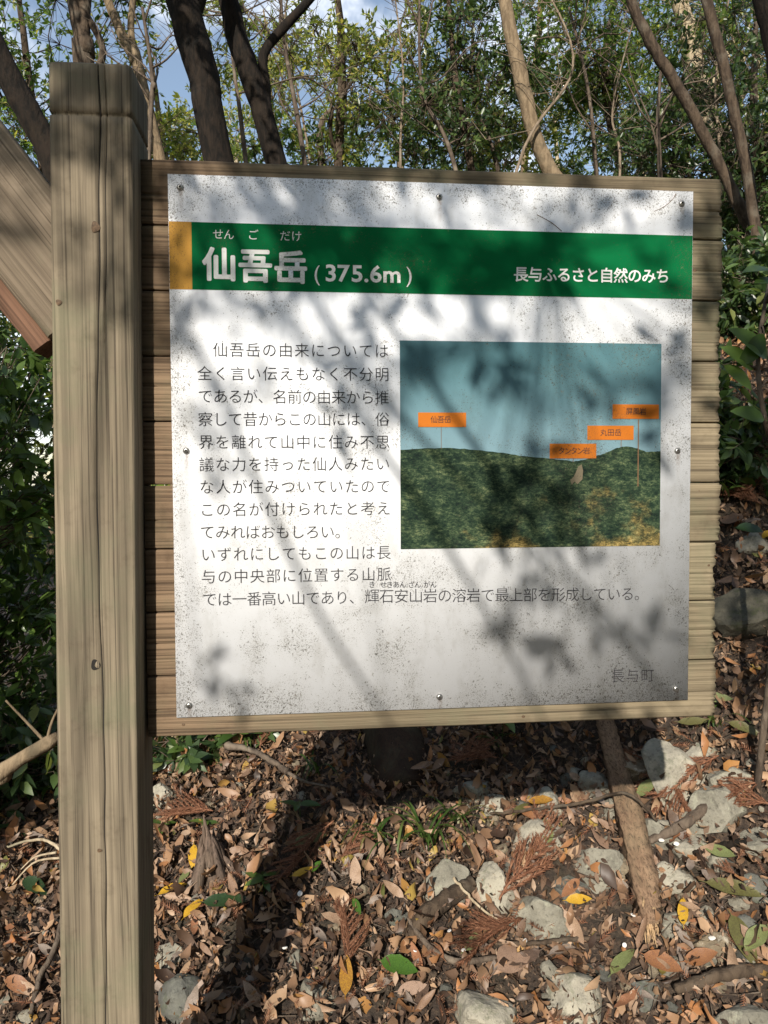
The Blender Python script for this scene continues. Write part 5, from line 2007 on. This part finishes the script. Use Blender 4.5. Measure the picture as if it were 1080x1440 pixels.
for i_, (u0, v0, u1, v1, wd, mk, lb) in enumerate(own):
    A2, B2 = on_ground(u0, v0), on_ground(u1, v1)
    d2 = B2 - A2
    d2 = d2 * min(1.0, 0.13 / np.linalg.norm(d2))
    me = hi_leaf('fallen_leaf', ML[mk], seg=8, W=wd, cup=rng.uniform(0.1, 0.4), curl=rng.uniform(-0.5, 0.6), twist=rng.uniform(-0.3, 0.3), wavy=0.15, seed=300 + i_, stem=0.12)
    mid_ = A2 + d2 / 2
    L2 = np.linalg.norm(d2)
    o = lay_leaf(me, mid_, L2, math.atan2(d2[1], d2[0]), 0.052, 0.12)
    if i_ == 28 or mk == 'dark' and v0 < 900:
        o.location.z += 0.07
    tag(o, lb, 'leaf', 'coloured leaves on the litter')

# ------------------------------------------------------------------ dead cedar sprigs
def sprig_mesh(seed, n_side=18, bend=0.25):
    rs = np.random.default_rng(seed)
    mb = MB()
    t = np.linspace(0, 1, 14)
    axis = np.stack([t, bend * t * t + 0.02 * np.sin(t * 9), 0.05 * np.sin(t * 4)], 1)
    mb.tube(axis, np.linspace(0.012, 0.005, 14), 5)
    tips = [axis[0:], ]
    branches = [axis]
    for i_ in range(n_side):
        f_ = 0.1 + 0.85 * i_ / n_side
        p0 = axis[int(f_ * 13)]
        sd = 1 if i_ % 2 else -1
        L2 = (0.55 - 0.36 * f_) * rs.uniform(0.7, 1.2)
        d_ = np.array([0.9, sd * 0.5, rs.uniform(-0.15, 0.35)])
        tt = np.linspace(0, 1, 7)[:, None]
        br = p0 + d_ * tt * L2 + np.array([0, 0, -0.12]) * tt ** 2 * L2 + np.array([0.3, 0, 0]) * tt ** 2 * L2
        branches.append(br)
        mb.tube(br, np.linspace(0.007, 0.003, 7), 3)
    # needles: short curved awls all along every shoot
    A, B = [], []
    for br in branches:
        L2 = np.linalg.norm(np.diff(br, axis=0), axis=1).sum()
        nn_ = int(150 * L2) + 12
        for q in range(nn_):
            f_ = (q + 0.5) / nn_ * (len(br) - 1)
            k2 = min(int(f_), len(br) - 2)
            p0 = br[k2] * (1 - f_ + k2) + br[k2 + 1] * (f_ - k2)
            tn = br[k2 + 1] - br[k2]
            tn /= np.linalg.norm(tn)
            r2 = rs.standard_normal(3)
            r2 -= tn * (r2 @ tn)
            r2 /= np.linalg.norm(r2)
            A.append(p0)
            B.append(p0 + (tn * 0.85 + r2 * 0.5) * rs.uniform(0.05, 0.085))
    twig_mesh(mb, np.stack([np.array(A), np.array(B)], 1), 0.0055, 0.0012)
    return mb.mesh('cedar_sprig')


SPM = [sprig_mesh(500 + k_, 12 + 2 * k_, 0.1 + 0.12 * k_) for k_ in range(4)]
for me in SPM:
    me.materials.append(M_cedar)
sprigs = [
    (702, 1295, 800, 1180, 'long rust-red cedar sprig draped between the angular stone and the flat grey stone'),
    (760, 1230, 770, 1160, 'rust cedar sprig beside the half covered stone'),
    (735, 1322, 640, 1352, 'fan of rust cedar needles piled against the wedge stone'),
    (720, 1335, 655, 1325, 'dull red sprig crossing the needle fan'),
    (640, 1100, 690, 1062, 'sunlit tuft of pale rust cedar needles on the crest'),
    (700, 1090, 640, 1080, 'curled cedar sprig beside the sunlit needle tuft'),
    (1010, 1090, 900, 1135, 'rust cedar sprig draped over the tall pale slab'),
    (945, 1120, 950, 1175, 'short cedar sprig hanging down over the grey stone'),
    (1078, 1125, 1000, 1150, 'dense rust cedar sprig spilling in beside the big grey stone'),
    (1085, 1160, 1010, 1140, 'bushy rust cedar sprig at the picture edge over the bare branch'),
    (860, 1075, 892, 1098, 'small red sprig behind the top of the thick stick'),
    (488, 1390, 505, 1310, 'narrow cedar sprig standing above the long amber leaf'),
    (470, 1180, 400, 1240, 'sunlit cedar sprig on the side of the mound'),
    (430, 1230, 380, 1265, 'pale dry needle sprig at the shadow edge of the mound'),
    (1075, 690, 1035, 715, 'dark rust sprig up on the shady bank'),
    (1070, 730, 1030, 705, 'rust needle cluster just above the pink stone'),
    (366, 1075, 380, 1035, 'brownish cedar sprig poking up under the planks near the crest'),
    (1035, 1262, 1018, 1248, 'tiny rust sprig tip by the green-tipped leaf'),
    (480, 1235, 520, 1200, 'faded cedar sprig between the mound and the grass tuft'),
    (300, 1165, 240, 1150, 'dry pale cedar sprig in the sun between the post and the old stub'),
]
for i_, (u0, v0, u1, v1, lb) in enumerate(sprigs):
    A2, B2 = on_ground(u0, v0), on_ground(u1, v1)
    d2 = B2 - A2
    L2 = min(0.22, max(0.05, np.linalg.norm(d2)))
    n_ = gnormal(A2[0], A2[1]) + rng.normal(0, 0.15, 3)
    M = frames(np.array([d2]), np.array([n_]), np.array([L2]))[0]
    o = link('cedar_sprig', SPM[i_ % 4])
    c = A2 + np.array([0, 0, 0.055])
    o.matrix_world = Matrix(((M[0][0], M[0][1], M[0][2], c[0]), (M[1][0], M[1][1], M[1][2], c[1]), (M[2][0], M[2][1], M[2][2], c[2]), (0, 0, 0, 1)))
    tag(o, lb, 'cedar sprig', 'dead cedar sprigs on the litter')

# ------------------------------------------------------------------ sticks
def stick(name, px, rpx, mat, label, lift=0.03, k=9, rough=0.05, forks=(), n=26, cat='stick'):
    pts = [on_ground(a_, b__) + np.array([0, 0, lift + (e[0] if (e := rest) else 0)]) for a_, b__, *rest in px]
    rr = [r2 * px_size(p2) for r2, p2 in zip(rpx, pts)]
    base = pts[0].copy()
    d_ = pts[-1] - pts[0]
    ang_ = math.atan2(d_[1], d_[0])
    ca, sa = math.cos(-ang_), math.sin(-ang_)
    rot = np.array([[ca, -sa, 0], [sa, ca, 0], [0, 0, 1]])
    P2 = (smooth_path(pts, n) - base) @ rot.T
    mb = MB()
    mb.tube(P2 + rng.normal(0, 0.0012, P2.shape), np.interp(np.linspace(0, 1, n), np.linspace(0, 1, len(rr)), rr), k, rough)
    for fk in forks:
        q = np.array([on_ground(a_, b__) + np.array([0, 0, lift + (e[0] if (e := rest) else 0)]) for a_, b__, *rest in fk[:-1]])
        q = (smooth_path(q, 10) - base) @ rot.T
        mb.tube(q, np.linspace(fk[-1], fk[-1] * 0.4, 10) * px_size(pts[0]), 6, 0.05)
    o = mb.build(name, mat, None, True, tuple(base))
    o.rotation_euler = (0, 0, ang_)
    tag(o, label, cat)
    return o


st = stick('broken_stick', [(848, 1040, .05), (866, 1110, .03), (884, 1180, .03), (902, 1260, .02), (916, 1330, .02)], [11, 12, 13.5, 14, 9], M_stickbark,
           'thick broken stick with peeling reddish bark standing out across the stones', 0.03, 16, 0.15, n=60)
# bare cap and splinters at its ends, parts of the stick
m = MB()
ca, sa = math.cos(-st.rotation_euler[2]), math.sin(-st.rotation_euler[2])
rot = np.array([[ca, -sa, 0], [sa, ca, 0], [0, 0, 1]])
basep = np.array(st.location)
for k_ in range(26):
    a_ = on_ground(910 + rng.uniform(-12, 12), 1300 + rng.uniform(-26, 14)) + np.array([0, 0, 0.055 + rng.uniform(-0.015, 0.012)])
    b__ = on_ground(917 + rng.uniform(-9, 9), 1338 + rng.uniform(-12, 16)) + np.array([0, 0, 0.04 + rng.uniform(-0.015, 0.015)])
    m.tube((np.array([a_, (a_ + b__) / 2 + rng.normal(0, 0.002, 3), b__]) - basep) @ rot.T, [0.004, 0.0036, 0.001], 5)
m.build('splinters', M_pith, st)
m = MB()
a_ = on_ground(846, 1036) + np.array([0, 0, 0.08])
b__ = on_ground(849, 1042) + np.array([0, 0, 0.08])
m.tube((np.array([a_, b__]) - basep) @ rot.T, [0.021, 0.024], 12, 0.08)
m.build('cut_end', M_pith, st)

stick('bare_branch', [(912, 1200), (950, 1190, .01), (985, 1170, .02), (1020, 1148, .03)], [5, 7, 7, 8], M_twig,
      'bare forked branch with a pale broken end lying across the stones', 0.035, 9, forks=[[(985, 1170, .02), (1010, 1178), (1034, 1172), 4]])
stick('bark_stick', [(572, 1335), (600, 1305, .01), (635, 1280, .01), (666, 1262, .02)], [9, 12, 11, 8], M_barkb,
      'short thick bark-covered stick running up to the angular stone', 0.025, 10, 0.08)
stick('thin_branch', [(573, 1312), (596, 1345), (622, 1368), (655, 1376), (702, 1370)], [3, 4, 5, 5, 4], M_twig,
      'thin curved branch above the large rounded stone', 0.04, 7)
stick('pale_twig', [(638, 1278, .03), (668, 1302, .01), (704, 1324)], [2.2, 2, 1.5], M_barkp, 'straight pale twig lying across the bark stick end', 0.05, 6)
stick('fallen_limb', [(1095, 1392), (1040, 1396, .01), (985, 1404), (950, 1416)], [9, 10, 9, 7], M_barkb,
      'thick brown fallen limb reaching in at the lower corner', 0.04, 10, 0.07)
stick('dark_runner', [(690, 1168), (760, 1166, .01), (820, 1168, .03), (880, 1176, .07), (925, 1196, .03)], [2, 2.5, 2.5, 2.5, 2], M_barkb,
      'thin dark runner twig passing over the thick stick', 0.05, 6)
lp = [gpt(-2.0, 0.9, 0.02), W(-60, 1118, 0.82), W(0, 1086, 0.80), W(34, 1064, 0.80), W(66, 1046, 0.80), W(80, 1036, 0.82)]
rl_ = px_size(lp[2])
m = MB()
m.tube(smooth_path(lp, 30) - lp[0], np.interp(np.linspace(0, 1, 30), np.linspace(0, 1, 6), np.array([15, 14, 12, 10, 12, 7]) * rl_), 12, 0.10)
m.tube(smooth_path([lp[4], W(40, 1018, 0.8), W(8, 985, 0.78)], 10) - lp[0], np.linspace(2.6, 1.4, 10) * rl_, 6, 0.05)
m.tube(smooth_path([lp[4], W(72, 1018, 0.8), W(84, 992, 0.8)], 10) - lp[0], np.linspace(3.2, 1.4, 10) * rl_, 6, 0.05)
tag(m.build('dead_branch', M_barkt, None, True, tuple(lp[0])), 'pinkish bare dead branch end poking in on the far side of the post', 'branch')
stick('forked_twig', [(96, 1236, .02), (60, 1222, .04), (10, 1228, .03)], [2.5, 2.2, 1.5], M_barkp, 'pale forked twig sticking out from behind the post', 0.05, 6,
      forks=[[(80, 1236, .03), (50, 1238, .02), (30, 1246), 2], [(90, 1244, .03), (50, 1250, .03), (18, 1268), 2]])
stick('grey_branch', [(404, 1108), (378, 1098, .02), (350, 1088, .03), (318, 1082, .03)], [5, 4, 3.5, 6], M_twig, 'grey crooked branch in half shade under the planks', 0.05, 8,
      forks=[[(318, 1082, .03), (340, 1060, .06), 3], [(404, 1108), (430, 1122), (470, 1130), 3]])
stick('curved_twig', [(92, 1300), (76, 1360), (56, 1400), (44, 1450)], [4, 4, 4, 3], M_twig, 'long curved twig on the far side of the post foot', 0.045, 7)
stick('dark_stick', [(700, 1348), (740, 1350), (790, 1344), (845, 1342)], [3, 3.5, 3.5, 3], M_barkb, 'straight dark stick lying level under the wedge stone', 0.04, 7)
stick('mossy_twig', [(1050, 1205), (1010, 1212), (975, 1222)], [5, 5, 4], M_bark, 'dark mossy twig beneath the bare forked branch', 0.04, 7)
stick('slanting_twig', [(560, 1440), (590, 1405), (612, 1392)], [5, 5, 4], M_barkb, 'slanting twig touching the large rounded stone', 0.04, 7)
stick('upright_peg', [(250, 1096), (248, 1080, .05), (247, 1066, .10)], [6, 5, 6], M_barkt, 'short upright peg of wood under the planks near the post', 0.02, 8)

# old weathered stub in the sunlit patch
p = on_ground(312, 1232)
m = MB()
topw = W(281, 1118, p[1] + 0.02)
ht = topw[2] - p[2]
for q in range(34):
    a_ = rng.uniform(0, 2 * PI)
    r_ = 0.078 * math.sqrt(rng.random())
    foot_ = np.array([r_ * 1.2 * math.cos(a_), r_ * 0.7 * math.sin(a_), -0.03])
    hq = 0.72 * ht * (1.0 - 0.75 * abs(r_ * math.cos(a_) + 0.02) / 0.07) * rng.uniform(0.55, 1.0) + 0.02
    tp = np.array([foot_[0] * 0.35 + (topw[0] - p[0]) * hq / ht, foot_[1] * 0.5 + 0.02, hq])
    md = (foot_ + tp) / 2 + rng.normal(0, 0.006, 3)
    w_ = rng.uniform(0.008, 0.016)
    m.tube(smooth_path([foot_, md, tp], 8), np.array([1.3, 1.2, 1.1, 1.0, 0.85, 0.7, 0.45, 0.12]) * w_, 6, 0.16)
tag(m.build('tree_stub', M_stub, None, True, tuple(p)), 'weathered fibrous old stub jutting from the leaves between post and mound', 'stump')

# brown log end in the planks' shadow
p = on_ground(560, 1100)
p1_ = W(552, 1000, p[1] + 0.25)
m = MB()
P2 = smooth_path([p + np.array([0.02, -0.0, -0.05]), (p + p1_) / 2, p1_ + np.array([-0.1, 0.3, 0.25])], 14) - p
m.tube(P2, np.linspace(0.10, 0.085, 14) * np.r_[0.45, 0.8, np.ones(12)], 16, 0.03)
tag(m.build('leaning_log', M_logdark, None, True, tuple(p)), 'dark brown leaning log half seen in the shadow under the planks', 'log')

# ------------------------------------------------------------------ grass tufts and seedlings
def blade(mb, p0, d_, L2, w_, droop):
    t = np.linspace(0, 1, 8)[:, None]
    d_ = np.array(d_, float)
    d_ /= np.linalg.norm(d_)
    c_ = p0 + d_ * t * L2 + np.array([0, 0, -droop * L2]) * t ** 2.2 + np.array([d_[0], d_[1], 0]) * droop * 0.4 * L2 * t ** 2
    sd = np.cross(d_, [0, 0, 1.0])
    sd /= np.linalg.norm(sd) + 1e-9
    ww = w_ * (1 - t ** 1.8) * (0.6 + 0.4 * np.minimum(1, t * 5))
    P2 = np.stack([c_ - sd * ww, c_ + np.array([0, 0, -0.15]) * ww, c_ + sd * ww], 1)
    mb.grid(P2)


tufts = [
    (600, 1195, 16, 0.22, 0.75, 'dark green grass tuft rising between the mound and the grey-green stone'),
    (556, 1205, 9, 0.16, 0.9, 'grass tuft with long arching blades lowest of the row'),
    (640, 1165, 12, 0.15, 0.8, 'bright grass tuft beside the sunlit needle tuft'),
    (520, 1190, 7, 0.15, 0.8, 'thin grass blades at the edge of the mound'),
    (1005, 1030, 9, 0.13, 0.8, 'olive grass tuft under the lower board corner'),
    (345, 1060, 8, 0.13, 0.7, 'shaded grass tuft under the planks near the stub'),
    (30, 1010, 26, 0.42, 0.45, 'sunlit narrow-bladed bamboo grass on the far side of the post'),
    (440, 1098, 7, 0.14, 0.8, 'dark grass blades on the shaded crest under the planks'),
    (700, 1060, 7, 0.11, 0.8, 'dark leafy grass in shadow beside the leaning log'),
]
for (u_, v_, nb, L2, drp, lb) in tufts:
    p = on_ground(u_, v_) + np.array([0, 0, 0.02]) if u_ > 100 else gpt(-0.98, 1.0, 0.0)
    root = empty('grass_tuft', tuple(p))
    tag(root, lb, 'grass', 'grass tufts growing through the litter')
    for q in range(nb):
        mb = MB()
        an_ = rng.uniform(0, 2 * PI)
        blade(mb, np.array([rng.normal(0, 0.012), rng.normal(0, 0.012), 0]), (math.cos(an_) * 0.55, math.sin(an_) * 0.55, 1.0), 1.35 * L2 * rng.uniform(0.6, 1.15), rng.uniform(0.003, 0.0055), drp)
        mb.build('blade', M_grass, root, True)
for (u_, v_, nl, s_, lb) in ((420, 1160, 4, 0.055, 'four-leaved seedling in the shade of the mound'),
                             (240, 1045, 7, 0.07, 'low green plant beneath the planks close to the post'),
                             (335, 1065, 6, 0.075, 'broad-leaved seedling beneath the planks past the upright peg'),
                             (228, 1180, 4, 0.04, 'little green seedling in the sun by the post edge'),
                             (290, 1180, 4, 0.045, 'little dark seedling against the old stub'),
                             (705, 1045, 5, 0.08, 'shadowed seedling with a large leaf under the planks'),
                             (370, 1262, 5, 0.05, 'small seedling with a pale stalk in the post shadow')):
    p = on_ground(u_, v_)
    root = empty('seedling', tuple(p))
    tag(root, lb, 'seedling', 'seedlings in the litter')
    mb = MB()
    mb.tube(smooth_path([(0, 0, 0), (0.005, 0, s_ * 0.6), (0.0, 0.004, s_ * 1.2)], 6), np.linspace(0.002, 0.001, 6), 5)
    mb.build('stem', M_grass, root, True)
    for q in range(nl):
        an_ = q * 2 * PI / nl + rng.uniform(-0.3, 0.3)
        add_leaves(root, np.zeros(3), [np.array([0, 0, s_ * rng.uniform(0.9, 1.25)])], [s_ * rng.uniform(0.9, 1.3)], [np.array([math.cos(an_), math.sin(an_), 0.25])], [np.array([0, -0.25, 1.0])], None, [NEAR[q % 3]])

# white husks
hm = rock_mesh('white_husk', 77, 0.4, 2)
hm.materials.append(M_petal)
for (u_, v_) in ((632, 1337), (652, 1365), (951, 1213), (1001, 1349), (890, 1315), (878, 1358), (584, 1366), (422, 1283), (953, 1087), (738, 1352), (930, 1208), (401, 1361), (770, 1178)):
    p = on_ground(u_, v_)
    o = link('white_husk', hm)
    s = random.uniform(0.0045, 0.0075)
    o.scale = (s * 1.3, s, s * 0.6)
    o.location = (p[0], p[1], p[2] + 0.05)
    o.rotation_euler = (random.uniform(-.5, .5), random.uniform(-.5, .5), random.uniform(0, 6))
    tag(o, where_label('small white husk', u_, v_), 'husk', 'white husks scattered on the litter')
